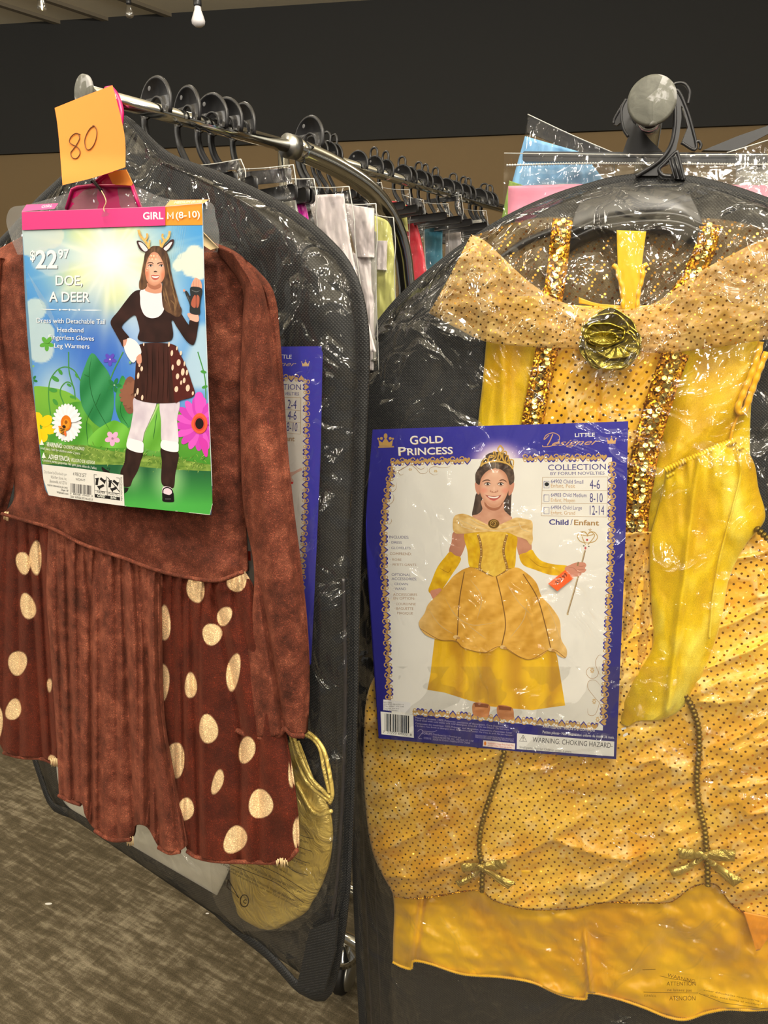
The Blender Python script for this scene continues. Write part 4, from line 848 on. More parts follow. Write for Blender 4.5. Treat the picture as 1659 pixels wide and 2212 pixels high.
# dotted overskirt
OVh = [(852, 1937), (900, 1941), (945, 1936), (1000, 1926), (1040, 1924), (1066, 1944), (1110, 1958), (1160, 1965), (1240, 1962), (1300, 1950), (1370, 1950), (1440, 1949), (1462, 1940), (1490, 1918), (1524, 1908), (1552, 1914), (1578, 1950), (1612, 1974), (1660, 1981), (1720, 1975), (1790, 1960)]
def f_os(u, v, x, y):
    w1 = fbm((x*.5+y)/60, (x-y*.4)/190, 101); w2 = fbm((x*.3+y)/26, (x-y)/110, 103)
    rid = 1-np.abs(2*fbm((x*.45+y)/75, (x-y*.5)/230, 105)-1)
    return .010*edge(u, .03)+.022*sm(v*1.2)*0+.014*(w1-.5)+.006*(w2-.5)+.011*rid**4+.008*np.sin(PI*v)
shell('dotted_overskirt', [[(1010, 1130), (1200, 1150), (1380, 1150), (1640, 1140)], [(930, 1260), (1720, 1250)], [(850, 1400), (1780, 1390)], [(800, 1480), (1800, 1480)], [(786, 1600), (1810, 1600)], [(788, 1720), (1810, 1720)], [(808, 1850), (1805, 1850)], OVh],
      RB, .030, f_os, M['dots'], gd, 260, 240, .008)
oh = cr(OVh, 300); part('glitter_hem', *tube('h', RB.P(oh[:, 0], oh[:, 1], .040), .0012, None, n=6, rfn=lambda t: 1+.4*np.sin(t*900), raw=True), M['braid'], gd)
# sheer gathered strip beside the card
shell('gathered_tulle', [[(1345, 1165), (1395, 1180)], [(1345, 1300), (1404, 1320)], [(1345, 1420), (1398, 1420)], [(1330, 1540), (1380, 1480)]], RB, .048, lambda u, v, x, y: .006*np.sin(x/6+y/50)+.004*fbm(x/9, y/30, 107), M['sheer'], gd, 40, 90, 0, back=False)
M['cord'] = m_lame('dark_gold_beads', (104, 84, 20), (150, 124, 44), .35, .3)
for q in ([(1092, 1600), (1086, 1640), (1070, 1690), (1052, 1742), (1040, 1786), (1035, 1832), (1042, 1872), (1041, 1926)], [(1478, 1498), (1494, 1526), (1508, 1570), (1510, 1620), (1505, 1680), (1510, 1740), (1522, 1790), (1527, 1850), (1529, 1912)], [(1632, 1140), (1655, 1160), (1690, 1190)]):
    L_ = np.linalg.norm(np.diff(np.array(q, float), axis=0), axis=1).sum(); nb_ = L_/9.5
    c_ = cr(q, int(nb_*8))
    part('beaded_cord', *tube('h', RB.P(c_[:, 0], c_[:, 1], .058), .0036, None, n=8, rfn=(lambda k: (lambda t: .72+.45*np.abs(np.sin(t*PI*k))))(nb_), raw=True), M['cord'], gd)
M['bow'] = m_lame('glitter_ribbon', (196, 172, 84), (226, 206, 120), .4, 1.6)
for cx, cy, s, rt in ((1041, 1871, 1.0, -.12), (1522, 1846, 1.25, 0)):
    def bp(l): 
        ca, sa = math.cos(rt), math.sin(rt); return [(cx+s*(a*ca-b*sa), cy+s*(a*sa+b*ca)) for a, b in l]
    bo = None
    for k, l in enumerate(([[(0, -4), (-20, -9), (-46, -12)], [(0, 4), (-22, 8), (-44, 7)]], [[(0, -4), (24, -9), (54, -8)], [(0, 4), (26, 11), (52, 12)]], [[(0, 0), (-30, 16), (-62, 26)], [(2, 6), (-26, 28), (-54, 40)]], [[(0, 0), (30, 20), (68, 44)], [(-4, 6), (22, 32), (50, 56)]])):
        o = shell('bow' if k == 0 else ('bow_loop' if k == 1 else 'bow_tail'), [bp(l[0]), bp(l[1])], RB, .062 if k < 2 else .058, lambda u, v, x, y: .003*np.sin(PI*v)+.002*np.sin(u*9), M['bow'], bo or gd, 30, 10, .002)
        bo = bo or o
    V, f = disc_raw(RB.P(cx, cy, .062), RB.n, .004, .006, 16); part('bow_knot', V, f, M['bow'], bo)
# glovelet
gv = thing('glove', 'yellow velvet fingerless glovelet with elastic top, hanging beside the large blue-bordered card', 'glove', RB.P(1360, 1560))
GVr = [[(1437, 1016), (1470, 1000), (1510, 984), (1550, 966), (1590, 952)], [(1436, 1030), (1470, 1015), (1510, 998), (1560, 980), (1608, 968)], [(1418, 1110), (1640, 1060)], [(1405, 1160), (1653, 1118)], [(1403, 1230), (1612, 1176)], [(1408, 1330), (1575, 1250)], [(1408, 1400), (1558, 1340)], [(1372, 1460), (1530, 1430)], [(1352, 1500), (1496, 1500)], [(1342, 1540), (1400, 1545), (1462, 1540)], [(1338, 1562), (1356, 1570), (1376, 1558), (1420, 1556), (1440, 1551)]]
f_gv = lambda u, v, x, y: .016*edge(u, .3)+.007*np.exp(-((x-1480-(1230-y)*.12)/10)**2)+.009*(fbm(x/60, y/110, 111)-.5)+.002*np.sin(x/4)*np.exp(-v*14)
shell('sleeve_tube', GVr, RB, .050, f_gv, M['yvelvet'], gv, 90, 220, .010)
part('elastic_edge', *tube('e', RB.P(*cr(GVr[0], 120).T, .062), .0036, None, n=8, rfn=lambda t: 1+.2*np.sin(t*160), raw=True), M['yvelvet'], gv)
part('elastic_edge', *tube('e', RB.P(*cr([(1440, 1030), (1480, 1010), (1520, 996), (1560, 980), (1606, 966)], 120).T, .060), .0022, None, n=8, rfn=lambda t: 1+.2*np.sin(t*160), raw=True), M['yvelvet'], gv)
part('side_seam', *tube('e', RB.P(*cr([(1590, 960), (1600, 1020), (1582, 1100), (1556, 1200), (1540, 1290), (1532, 1380)], 80).T, .068), .0012, None, n=6, raw=True), M['yvelvet'], gv)
M['white'] = simple('white_label', (236, 234, 232), .6)
prism('care_tag', [(1342, 1574), (1352, 1570), (1363, 1608), (1352, 1612)], RB, .056, .001, M['white'], gv)
# the dress's own thin plastic bag over skirt
pb = thing('plastic_bag', 'crinkled clear plastic bag with small warning print over the gold skirt', 'plastic bag', RB.P(1300, 2290))
shell('bag_film', [[(800, 1440), (1780, 1440)], [(786, 1580), (1810, 1580)], [(781, 1700), (1820, 1700)], [(790, 1790), (1820, 1790)], [(808, 1880), (1820, 1900)], [(838, 2000), (1820, 2000)], [(846, 2120), (1820, 2120)], [(850, 2260), (1820, 2290)]], RB, .056,
      lambda u, v, x, y: .016*edge(u, .06)+.012*(fbm((x+y)/70, (x-y)/120, 121)-.5), M['film_bag'], pb, 140, 120, 0, back=False)
# ================================================================== PRINTED CARDS
PK = .92
class Art:
    """flat print: coloured shapes stacked a few hundredths of a millimetre apart on a card"""
    def __init__(s, pl, off, curve=None, step=3.5e-5):
        s.pl, s.off, s.curve, s.step = pl, off, curve or (lambda x, y: 0*x), step
        s.V = []; s.F = []; s.C = []; s.n = 0; s.layer = 1; s.map = None; s.clip = None; s.bb = np.zeros((0, 5)); s.top = 0
    def frame(s, *a): s.map = a if a else None; return s
    def xy(s, p):
        p = np.asarray(p, float).reshape(-1, 2)
        return p/s.map[2] + [s.map[0], s.map[1]] if s.map else p
    def sc(s): return 1.0/s.map[2] if s.map else 1.0
    def put(s, V2, F, col, a=1.0):
        V2 = np.asarray(V2, float); n = len(V2)
        if callable(col): c = np.asarray(col(V2[:, 0], V2[:, 1]), float)
        else: c = np.tile(np.asarray(col, float), (n, 1))
        c = c[:, :4] if c.shape[1] == 4 else np.c_[c, np.full(n, a)]
        c = np.c_[lin(c[:, :3])*PK, c[:, 3]]
        x0, y0 = V2.min(0); x1, y1 = V2.max(0)      # lowest layer that clears every earlier shape it can touch
        b = s.bb; hit = b[(b[:, 0] < x1) & (b[:, 2] > x0) & (b[:, 1] < y1) & (b[:, 3] > y0)]
        ly = 1 + (hit[:, 4].max() if len(hit) else 0); s.bb = np.vstack([b, [x0, y0, x1, y1, ly]]); s.top = max(s.top, ly)
        o = s.off + ly*s.step + s.curve(V2[:, 0], V2[:, 1])
        s.V.append(s.pl.P(V2[:, 0], V2[:, 1], o)); s.F += [tuple(i+s.n for i in f) for f in F]; s.C.append(c); s.n += n
    def poly(s, pts, col, smooth=0, a=1.0, sub=13, over=None):
        p = s.xy(pts)
        if over:
            k_ = s.sc(); ov = [(*s.xy([(g[0], g[1])])[0], g[2]*k_, g[3]*k_, *g[4:]) for g in over]; base_ = col
            def col(x, y):
                c = np.array(base_(x, y) if callable(base_) else np.tile(np.asarray(base_, float), (len(x), 1)), float)
                for cx, cy, rx, ry, gc, ga, inn in ov:
                    r = np.hypot((x-cx)/rx, (y-cy)/ry); m = (ga*(1-sm((r-inn)/(1-inn))))[:, None]
                    c = c*(1-m)+np.array(gc, float)*m
                return c
        if smooth: p = cr(p, smooth, True)
        if s.clip:          # keep the print inside the card's outline
            q = [tuple(v) for v in p]
            for (x0, y0), (x1, y1) in s.clip:
                sd = lambda v: (x1-x0)*(v[1]-y0)-(y1-y0)*(v[0]-x0); r = []
                for i in range(len(q)):
                    a_, b_ = q[i-1], q[i]; da, db = sd(a_), sd(b_)
                    if (da >= 0) != (db >= 0): t_ = da/(da-db); r.append((a_[0]+(b_[0]-a_[0])*t_, a_[1]+(b_[1]-a_[1])*t_))
                    if db >= 0: r.append(b_)
                q = r
                if len(q) < 3: return s
            p = np.array(q)
        size = np.ptp(p, axis=0).max()
        tr = tessellate_polygon([[Vector((u, v, 0)) for u, v in p]])
        if size > sub*1.3 or callable(col):
            bm = bmesh.new(); vs = [bm.verts.new((u, v, 0)) for u, v in p]
            for t in tr:
                try: bm.faces.new([vs[i] for i in t])
                except ValueError: pass
            st = min(sub, max(size/34, 2.2)) if callable(col) else sub
            for ax in (0, 1):
                lo, hi = p[:, ax].min(), p[:, ax].max(); k = math.ceil(lo/st)*st
                while k < hi:
                    co = [0, 0, 0]; no = [0, 0, 0]; co[ax] = k; no[ax] = 1
                    bmesh.ops.bisect_plane(bm, geom=bm.verts[:]+bm.edges[:]+bm.faces[:], plane_co=co, plane_no=no); k += st
            bm.verts.index_update(); V = [(v.co.x, v.co.y) for v in bm.verts]; F = [[v.index for v in f.verts] for f in bm.faces]; bm.free()
        else: V, F = p, tr
        s.put(V, [tuple(f) for f in F], col, a); return s
    def ell(s, cx, cy, rx, ry, col, rot=0, a=1.0, n=28):
        t = np.linspace(0, 2*PI, n, endpoint=False); ca, sa = math.cos(rot), math.sin(rot)
        return s.poly([(cx+rx*math.cos(q)*ca-ry*math.sin(q)*sa, cy+rx*math.cos(q)*sa+ry*math.sin(q)*ca) for q in t], col, 0, a)
    def glow(s, cx, cy, rx, ry, col, a=1.0, rot=0, inner=.0):
        """soft-edged ellipse"""
        rr = [0, .3, .5, .7, .85, 1.0]; t = np.linspace(0, 2*PI, 33)[:-1]; V = []; A = []
        ca, sa = math.cos(rot), math.sin(rot)
        for r in rr:
            for q in t:
                X, Y = rx*r*math.cos(q), ry*r*math.sin(q); V.append((cx+X*ca-Y*sa, cy+X*sa+Y*ca)); A.append(a*(1-sm(np.array((r-inner)/(1-inner)))) if r > inner else a)
        F = [(k*32+i, k*32+(i+1) % 32, (k+1)*32+(i+1) % 32, (k+1)*32+i) for k in range(len(rr)-1) for i in range(32)]
        V = s.xy(V); A = np.array(A, float); c = np.asarray(col, float)
        s.put(V, F, lambda x, y: np.c_[np.tile(c, (len(x), 1)), A]); return s
    def stroke(s, pts, w, col, res=0, a=1.0, taper=0, closed=False):
        p = s.xy(pts); w = w*s.sc()
        if res: p = cr(p, res, closed)
        if closed: p = np.vstack([p, p[:1]])
        T = np.gradient(p, axis=0); T /= np.linalg.norm(T, axis=1)[:, None]+1e-9; N = np.stack([-T[:, 1], T[:, 0]], -1)
        n = len(p); t = np.linspace(0, 1, n); ww = np.full(n, w/2)
        if taper: ww = ww*np.clip(np.minimum(t, 1-t)*2/taper+.15, 0, 1)
        V = np.vstack([p+N*ww[:, None], p-N*ww[:, None]]); F = [(i, i+1, n+i+1, n+i) for i in range(n-1)]
        s.put(V, F, col, a); return s
    def text(s, txt, p0, p1, h, col, italic=0, bold=0, up=None, a=1.0, shadow=None, serif=False):
        q0, q1 = s.xy([p0])[0], s.xy([p1])[0]; h = h*s.sc()
        V, F = glyphs(txt, italic, bold, serif)
        d = q1-q0; L = np.linalg.norm(d); u = np.array([d[1], -d[0]])/L if up is None else np.asarray(up, float)
        w_ = V[:, 0].max(); hh = .729 if True else 1
        P = q0 + (V[:, :1]/w_)*d + (V[:, 1:2]/hh*h)*u
        if shadow:
            s.put(P+np.array(shadow[0]), F, shadow[1], shadow[2])
        s.put(P, F, col, a); return s
    def build(s, parent, mat, name='printed_artwork'):
        return part(name, np.vstack(s.V), s.F, mat, parent, False, np.vstack(s.C))
_g = {}
def glyphs(txt, italic, bold, serif=False):
    k = (txt, italic, bold, serif)
    if k not in _g:
        cu = bpy.data.curves.new('t', 'FONT'); cu.body = txt; cu.shear = italic; cu.offset = bold; cu.resolution_u = 3 if len(txt) < 30 else 2; cu.fill_mode = 'FRONT'
        o = bpy.data.objects.new('t', cu); COL.objects.link(o); bpy.context.view_layer.update()
        me = bpy.data.meshes.new_from_object(o)
        V = np.array([v.co[:2] for v in me.vertices]).reshape(-1, 2); F = [tuple(p.vertices) for p in me.polygons]
        bpy.data.objects.remove(o); bpy.data.curves.remove(cu)
        if serif:      # little feet where upright strokes meet the baseline or the cap line
            V = V.tolist(); base = list(V); A = np.array(base); add = []
            for lvl, sg in ((0.0, 1), (.729, -1)):
                xs = np.sort(np.unique(np.round(A[np.abs(A[:, 1]-lvl) < .004][:, 0], 3)))
                i = 0
                while i < len(xs)-1:
                    wd = xs[i+1]-xs[i]
                    if .05 < wd < .2: add.append((xs[i]-.055, xs[i+1]+.055, lvl, sg)); i += 2
                    else: i += 1
            for x0, x1, lvl, sg in add:
                b = len(V); V += [[x0, lvl], [x1, lvl], [x1, lvl+.045*sg], [x0, lvl+.045*sg]]; F.append((b, b+1, b+2, b+3))
            V = np.array(V)
        V[:, 0] -= V[:, 0].min(); _g[k] = (V, F)
    return _g[k]
def heart_border(A, path, out_, n, gold, navy, s=1.0):
    """alternating hearts and curls along a path; out_ = unit vector towards the card's edge"""
    P = cr(path, n*2+1); o = np.asarray(out_, float)
    T = P[-1]-P[0]; T /= np.linalg.norm(T)
    H = np.array([(0, -.9), (.35, -.45), (.72, 0), (.85, .4), (.62, .78), (.28, .76), (0, .42), (-.28, .76), (-.62, .78), (-.85, .4), (-.72, 0), (-.35, -.45)])
    for i in range(n):
        c = P[2*i+1]; sg = 1 if i % 2 else -1; r = 8.0*s
        for k, col in ((1.28, navy), (1.0, gold)):
            A.poly([tuple(c + T*a*r*k + o*(b*sg)*r*k*.95 - o*(0 if k == 1 else 1.5)) for a, b in H], col)
        c2 = P[2*i]; t = np.linspace(0, 1.6*PI*1.2, 22)
        m = -1 if i % 2 else 1
        sp = [tuple(c2 + o*3.5*s + (T*m*math.cos(q) + o*math.sin(q))*(5.4*s*(1-.1*q))) for q in t]
        A.stroke(sp, 2.2*s, gold)
        A.stroke([tuple(c2 - o*4.5*s + (T*math.cos(q)+o*math.sin(q))*2.8*s) for q in np.linspace(0, 2*PI, 14)], 1.6*s, gold)
        A.stroke([tuple(c2 - T*5*s - o*1.0), tuple(c2 + T*5*s - o*1.0)], 3.2*s, gold)
def swirl(A, pts, w=1.0, col=(176, 136, 84)): A.stroke(pts, w, col, 60, taper=.5)
SK = (212, 160, 130)
def noisecol(c1, c2, sx, sy, seed, rx=0.0):
    c1 = np.array(c1, float); c2 = np.array(c2, float)
    def f(x, y):
        m = fbm((x+rx*y)/sx, (y-rx*x)/sy, seed)[:, None]; m = np.clip((m-.2)/.6, 0, 1); return c1*(1-m)+c2*m
    return f

# ------------------------------------------------------------------ card 1: gold princess
NAVY = (54, 52, 158); NAVY2 = (46, 44, 120); GOLD = (196, 158, 92)
def pcurve(x, y): return .0025*np.sin((np.asarray(y)-950)/700*PI) - .003*sm((930-np.asarray(x))/160)*np.sin((np.asarray(y)-930)/660*PI)
card = thing('costume_card', 'large blue-bordered costume card with girl in yellow gown, over the gold dress', 'package card', RB.P(1075, 1620))
CARD = [(805, 928), (1000, 921), (1180, 916), (1357, 910), (1353, 1100), (1345, 1300), (1338, 1480), (1331, 1640), (1180, 1629), (1000, 1612), (818, 1595), (812, 1480), (800, 1300), (792, 1180), (790, 1130), (797, 1030)]
OC = .070
shell('board', [[(805, 928), (1180, 916), (1357, 910)], [(790, 1130), (1352, 1130)], [(802, 1360), (1343, 1360)], [(818, 1595), (1000, 1612), (1331, 1640)]], RB, OC-.0012, lambda u, v, x, y: pcurve(x, y), simple('card_board', NAVY, .35), card, 30, 40, .0012)
A = Art(RB, OC, pcurve)
HALO = [(1076, 998, 80, 60, (160, 130, 200), .9, .4), (1076, 998, 62, 48, (246, 236, 240), 1, .3)]
A.poly(CARD, lambda x, y: np.clip(np.array(NAVY)*(1-(y-900)/2600)[:, None] + 4*(fbm(x/40, y/50, 3)-.5)[:, None], 0, 255), sub=5, over=HALO)
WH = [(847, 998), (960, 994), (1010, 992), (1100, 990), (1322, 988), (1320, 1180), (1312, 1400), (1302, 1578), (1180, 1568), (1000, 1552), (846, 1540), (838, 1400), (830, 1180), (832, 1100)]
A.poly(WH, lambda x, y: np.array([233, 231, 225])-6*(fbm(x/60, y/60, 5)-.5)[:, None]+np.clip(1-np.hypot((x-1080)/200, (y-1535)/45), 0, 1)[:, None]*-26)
up_ = (0, -1)
heart_border(A, [(848, 998), (935, 996), (1020, 994)], up_, 8, GOLD, NAVY); heart_border(A, [(1134, 990), (1230, 989), (1316, 988)], up_, 8, GOLD, NAVY)
heart_border(A, [(846, 1012), (832, 1100), (829, 1200), (835, 1350), (842, 1530)], (-1, 0), 22, GOLD, NAVY)
heart_border(A, [(1322, 1002), (1320, 1180), (1312, 1380), (1303, 1572)], (1, 0), 24, GOLD, NAVY)
heart_border(A, [(896, 1538), (1000, 1546), (1160, 1559), (1296, 1571)], (0, 1), 17, GOLD, NAVY)
# swirls
A.frame(800, 920, 8.295)
for q in ([(380, 700), (370, 760), (440, 810), (560, 780), (700, 700), (800, 750), (900, 850), (1000, 840), (1030, 780), (990, 740)], [(780, 690), (880, 770), (960, 760), (960, 720)], [(600, 860), (540, 880), (510, 830), (560, 770), (640, 730)], [(1220, 860), (1140, 880), (1060, 830), (1070, 760), (1160, 730), (1290, 750), (1420, 730), (1430, 690)],
          [(300, 840), (340, 790), (380, 850), (370, 950), (330, 1050), (340, 1130), (400, 1180), (460, 1120), (470, 1010)], [(350, 900), (320, 1060), (260, 1300), (235, 1480), (250, 1650), (290, 1810)], [(310, 1230), (335, 1280), (310, 1360), (250, 1440)], [(370, 1210), (420, 1260), (400, 1360), (300, 1440), (250, 1520)], [(370, 1660), (380, 1710), (340, 1760), (310, 1740)]):
    swirl(A, q, 7)
for cx, cy in ((715, 780), (440, 845), (1170, 810), (405, 1070), (305, 1530)):
    for a in range(6): A.ell(cx+22*math.cos(a*1.05), cy+16*math.sin(a*1.05), 11, 7, (214, 180, 110), a*1.05, n=10)
A.frame(780, 1280, 2.765)
for q in ([(1450, 380), (1420, 375), (1400, 420), (1420, 480), (1440, 500)], [(1400, 445), (1360, 450), (1345, 480), (1370, 512), (1410, 500), (1425, 440)], [(1440, 570), (1400, 525), (1360, 530), (1355, 570), (1390, 620), (1430, 670), (1430, 720), (1400, 760)], [(1352, 690), (1360, 730), (1400, 725), (1430, 640)], [(1395, 770), (1410, 790), (1425, 770)]):
    swirl(A, q, 2.4)
for cx, cy in ((1380, 465), (1392, 650), (1413, 758)):
    for a in range(8): A.ell(cx+8*math.cos(a*.785), cy+12*math.sin(a*.785), 5, 3, (206, 170, 110), a*.785, n=8)
# figure (main crop frame)
A.frame(960, 940, 7.373)
BR = (74, 58, 50)
A.poly([(560, 500), (600, 400), (690, 300), (830, 265), (960, 290), (1050, 400), (1100, 560), (1112, 700), (1085, 820), (1070, 950), (1060, 1150), (1052, 1300), (1000, 1250), (930, 1160), (920, 1000), (800, 900), (610, 1000), (605, 1180), (520, 1265), (440, 1280), (470, 1100), (495, 960), (520, 900), (500, 780), (490, 640), (520, 560)], noisecol((60, 46, 40), (100, 82, 72), 3, 16, 9), 120)
A.frame(780, 900, 2.765)
A.poly([(552, 690), (620, 690), (628, 750), (592, 838), (560, 830), (525, 806), (540, 750)], noisecol((178, 118, 96), (196, 138, 112), 20, 20, 11), 40)
A.poly([(925, 700), (1005, 735), (1018, 800), (985, 815), (945, 830), (928, 760)], noisecol((182, 122, 98), (200, 142, 116), 20, 20, 12), 40)
A.frame(960, 940, 7.373)
A.poly([(600, 1030), (605, 1180), (540, 1255), (440, 1290), (560, 1390), (760, 1450), (920, 1430), (1080, 1330), (1040, 1280), (950, 1190), (925, 1050)], noisecol((196, 142, 116), (214, 164, 138), 14, 10, 13), 60)
A.poly([(640, 1060), (700, 1130), (790, 1160), (880, 1130), (930, 1050), (925, 1110), (850, 1190), (740, 1195), (650, 1130)], (164, 106, 80), 40)
A.poly([(485, 770), (520, 745), (560, 800), (562, 930), (530, 942), (498, 880)], (204, 142, 118), 24); A.poly([(1112, 765), (1075, 745), (1035, 800), (1020, 950), (1050, 952), (1095, 880)], (204, 142, 118), 24)
A.poly([(553, 790), (552, 660), (600, 570), (690, 515), (800, 495), (920, 520), (1000, 580), (1038, 690), (1034, 830), (1000, 940), (945, 1050), (865, 1120), (790, 1140), (715, 1118), (625, 1035), (572, 930)],
       lambda x, y: np.array([226, 178, 152])-np.clip((np.hypot((x-1067.5)/31, (y-1052)/42)-.72)*110, 0, 40)[:, None]*np.array([.7, 1, 1.1]), 70, over=[(630, 880, 95, 80, (228, 132, 112), .55, 0), (965, 885, 92, 80, (228, 132, 112), .55, 0), (800, 620, 130, 80, (240, 200, 172), .6, 0), (688, 775, 80, 42, (170, 112, 90), .7, 0), (898, 775, 80, 42, (170, 112, 90), .7, 0), (790, 850, 24, 60, (246, 208, 184), .7, 0), (738, 890, 26, 20, (184, 118, 96), .5, 0), (842, 890, 26, 20, (184, 118, 96), .5, 0), (790, 1060, 70, 24, (200, 142, 116), .5, 0)])
for sgn, pts in ((1, [(812, 430), (808, 520), (720, 550), (640, 610), (585, 690), (560, 790), (530, 780), (500, 750), (492, 640), (525, 560), (580, 490), (680, 440)]), (2, [(806, 430), (808, 520), (900, 548), (975, 610), (1012, 690), (1038, 790), (1075, 775), (1108, 740), (1112, 640), (1082, 545), (1020, 480), (930, 440)])):
    A.poly(pts, noisecol((58, 44, 38), (104, 86, 74), 5, 5, 14+sgn, .6), 70)
A.stroke([(812, 435), (808, 518)], 8, (150, 120, 100))
for q in ([(596, 748), (640, 722), (690, 714), (738, 730)], [(868, 728), (920, 712), (960, 722), (994, 752)]): A.stroke(q, 17, (104, 68, 50), 24, taper=.5)
for cx in (688, 898):
    A.ell(cx, 781, 46, 19, (232, 222, 214)); A.ell(cx+3, 779, 21, 20, (66, 46, 38)); A.ell(cx+3, 779, 9, 9, (18, 14, 14)); A.ell(cx+9, 772, 5, 5, (250, 250, 250))
    A.stroke([(cx-56, 786), (cx-28, 762), (cx+10, 756), (cx+50, 778)], 10, (52, 34, 28), 20, taper=.4); A.stroke([(cx-40, 800), (cx, 808), (cx+42, 796)], 5, (156, 98, 80), 16, taper=.5)
A.stroke([(738, 868), (730, 892), (752, 905), (790, 914), (828, 905), (850, 890), (840, 866)], 9, (172, 108, 86), 30, taper=.4); A.ell(764, 902, 10, 6, (140, 80, 64)); A.ell(816, 902, 10, 6, (140, 80, 64))
A.poly([(655, 955), (720, 972), (790, 978), (850, 972), (905, 958), (860, 1008), (800, 1030), (740, 1020), (700, 1000)], (176, 82, 76), 40)
A.poly([(690, 972), (790, 984), (870, 970), (840, 998), (790, 1006), (730, 998)], (244, 236, 228), 30)
A.stroke([(640, 946), (700, 966), (790, 974), (870, 966), (916, 946)], 7, (142, 70, 60), 30, taper=.4); A.stroke([(712, 1016), (790, 1038), (862, 1008)], 15, (206, 112, 100), 20, taper=.5)
# crown
CG = (206, 164, 74)
A.stroke([(578, 500), (600, 462), (700, 430), (850, 418), (980, 446), (1060, 490), (1090, 540)], 26, CG, 50)
A.stroke([(890, 160), (850, 220), (868, 262), (890, 280), (918, 262), (936, 220), (890, 160)], 22, CG, 40)
for q in ([(590, 460), (620, 400), (660, 370), (690, 390), (690, 425)], [(700, 425), (720, 330), (800, 330), (760, 350), (710, 360)], [(760, 400), (820, 340), (810, 270), (780, 270), (790, 310)], [(870, 280), (850, 340), (870, 400), (900, 350), (885, 285)], [(880, 290), (830, 400)], [(900, 290), (940, 410)],
          [(960, 430), (930, 350), (940, 270), (980, 260), (990, 300), (960, 310)], [(980, 440), (970, 370), (1010, 320), (1020, 380), (1000, 420)], [(1040, 470), (1030, 410), (1070, 390), (1100, 410), (1095, 500), (1085, 535)], [(830, 400), (790, 420), (760, 400)]):
    A.stroke(q, 17, CG, 30)
A.stroke([(580, 494), (700, 424), (850, 412), (980, 440), (1085, 530)], 6, (236, 206, 130), 40)
A.ell(888, 225, 13, 26, (236, 240, 240))
# dress bodice, collar, sleeves
A.frame(780, 900, 2.765)
YL = (224, 176, 22)
A.poly([(617, 700), (700, 690), (860, 690), (930, 715), (926, 800), (915, 905), (860, 930), (800, 968), (720, 925), (650, 900), (634, 800)], noisecol((206, 156, 14), (240, 204, 40), 9, 14, 21), 80)
A.poly([(700, 700), (790, 690), (875, 700), (858, 800), (862, 905), (800, 960), (720, 905), (722, 800)], noisecol((214, 168, 60), (236, 200, 84), 7, 12, 22, .8), 60)
for q in ([(697, 705), (712, 750), (718, 820), (708, 900), (730, 930), (795, 965)], [(872, 705), (856, 760), (852, 820), (872, 905), (850, 935), (800, 965)], [(640, 905), (700, 912), (720, 915)], [(870, 915), (930, 912)]):
    A.stroke(q, 15, (150, 108, 48), 50)
    P = cr(A.xy(q), 22); fr = A.map; A.frame()
    for i, p in enumerate(P): A.ell(p[0]+random.uniform(-1, 1), p[1], 1.5, 1.5, (236, 210, 150) if i % 3 == 0 else (186, 142, 78), n=8)
    A.frame(*fr)
A.poly([(553, 602), (600, 580), (650, 592), (710, 622), (790, 655), (880, 622), (925, 603), (985, 612), (1022, 628), (1024, 700), (1026, 735), (1012, 768), (985, 735), (930, 716), (860, 690), (700, 690), (620, 698), (555, 690)],
       noisecol((206, 164, 92), (238, 208, 146), 10, 6, 23, .3), 120)
for q in ([(560, 610), (620, 630), (700, 665), (800, 680), (900, 660), (1010, 640)], [(580, 590), (600, 650), (680, 680)], [(940, 620), (960, 670), (1010, 690)], [(640, 600), (700, 640), (760, 660)]): A.stroke(q, 4, (244, 222, 176), 40, .7, .5)
A.ell(792, 640, 34, 28, (120, 88, 36)); 
for k in range(5): A.stroke([(792+(26-5*k)*math.cos(t+k), 638+(22-4*k)*math.sin(t+k)) for t in np.linspace(0, 4.6, 16)], 4, (196, 158, 84) if k % 2 else (84, 60, 24))
for pts, hand in (([(532, 806), (560, 828), (596, 842), (585, 880), (545, 940), (500, 1010), (470, 1050), (430, 1064), (402, 1040), (420, 985), (455, 900), (500, 840)], 0), ([(945, 828), (985, 812), (1020, 794), (1045, 830), (1080, 862), (1150, 882), (1228, 890), (1236, 920), (1210, 946), (1130, 945), (1040, 915), (968, 885)], 1)):
    A.poly(pts, noisecol((204, 154, 14), (244, 200, 30), 12, 16, 25+hand, .4), 70)
A.stroke([(470, 905), (520, 930), (540, 900)], 3, (178, 130, 10), 20, .7, .5); A.stroke([(1000, 840), (1060, 890), (1130, 905)], 3, (178, 130, 10), 24, .7, .5)
A.poly([(414, 1042), (450, 1030), (476, 1026), (488, 1060), (484, 1088), (470, 1100), (458, 1082), (450, 1102), (436, 1096), (420, 1072)], (210, 142, 116), 40)
for q in ([(452, 1060), (462, 1096)], [(468, 1050), (480, 1088)]): A.stroke(q, 2, (160, 96, 76))
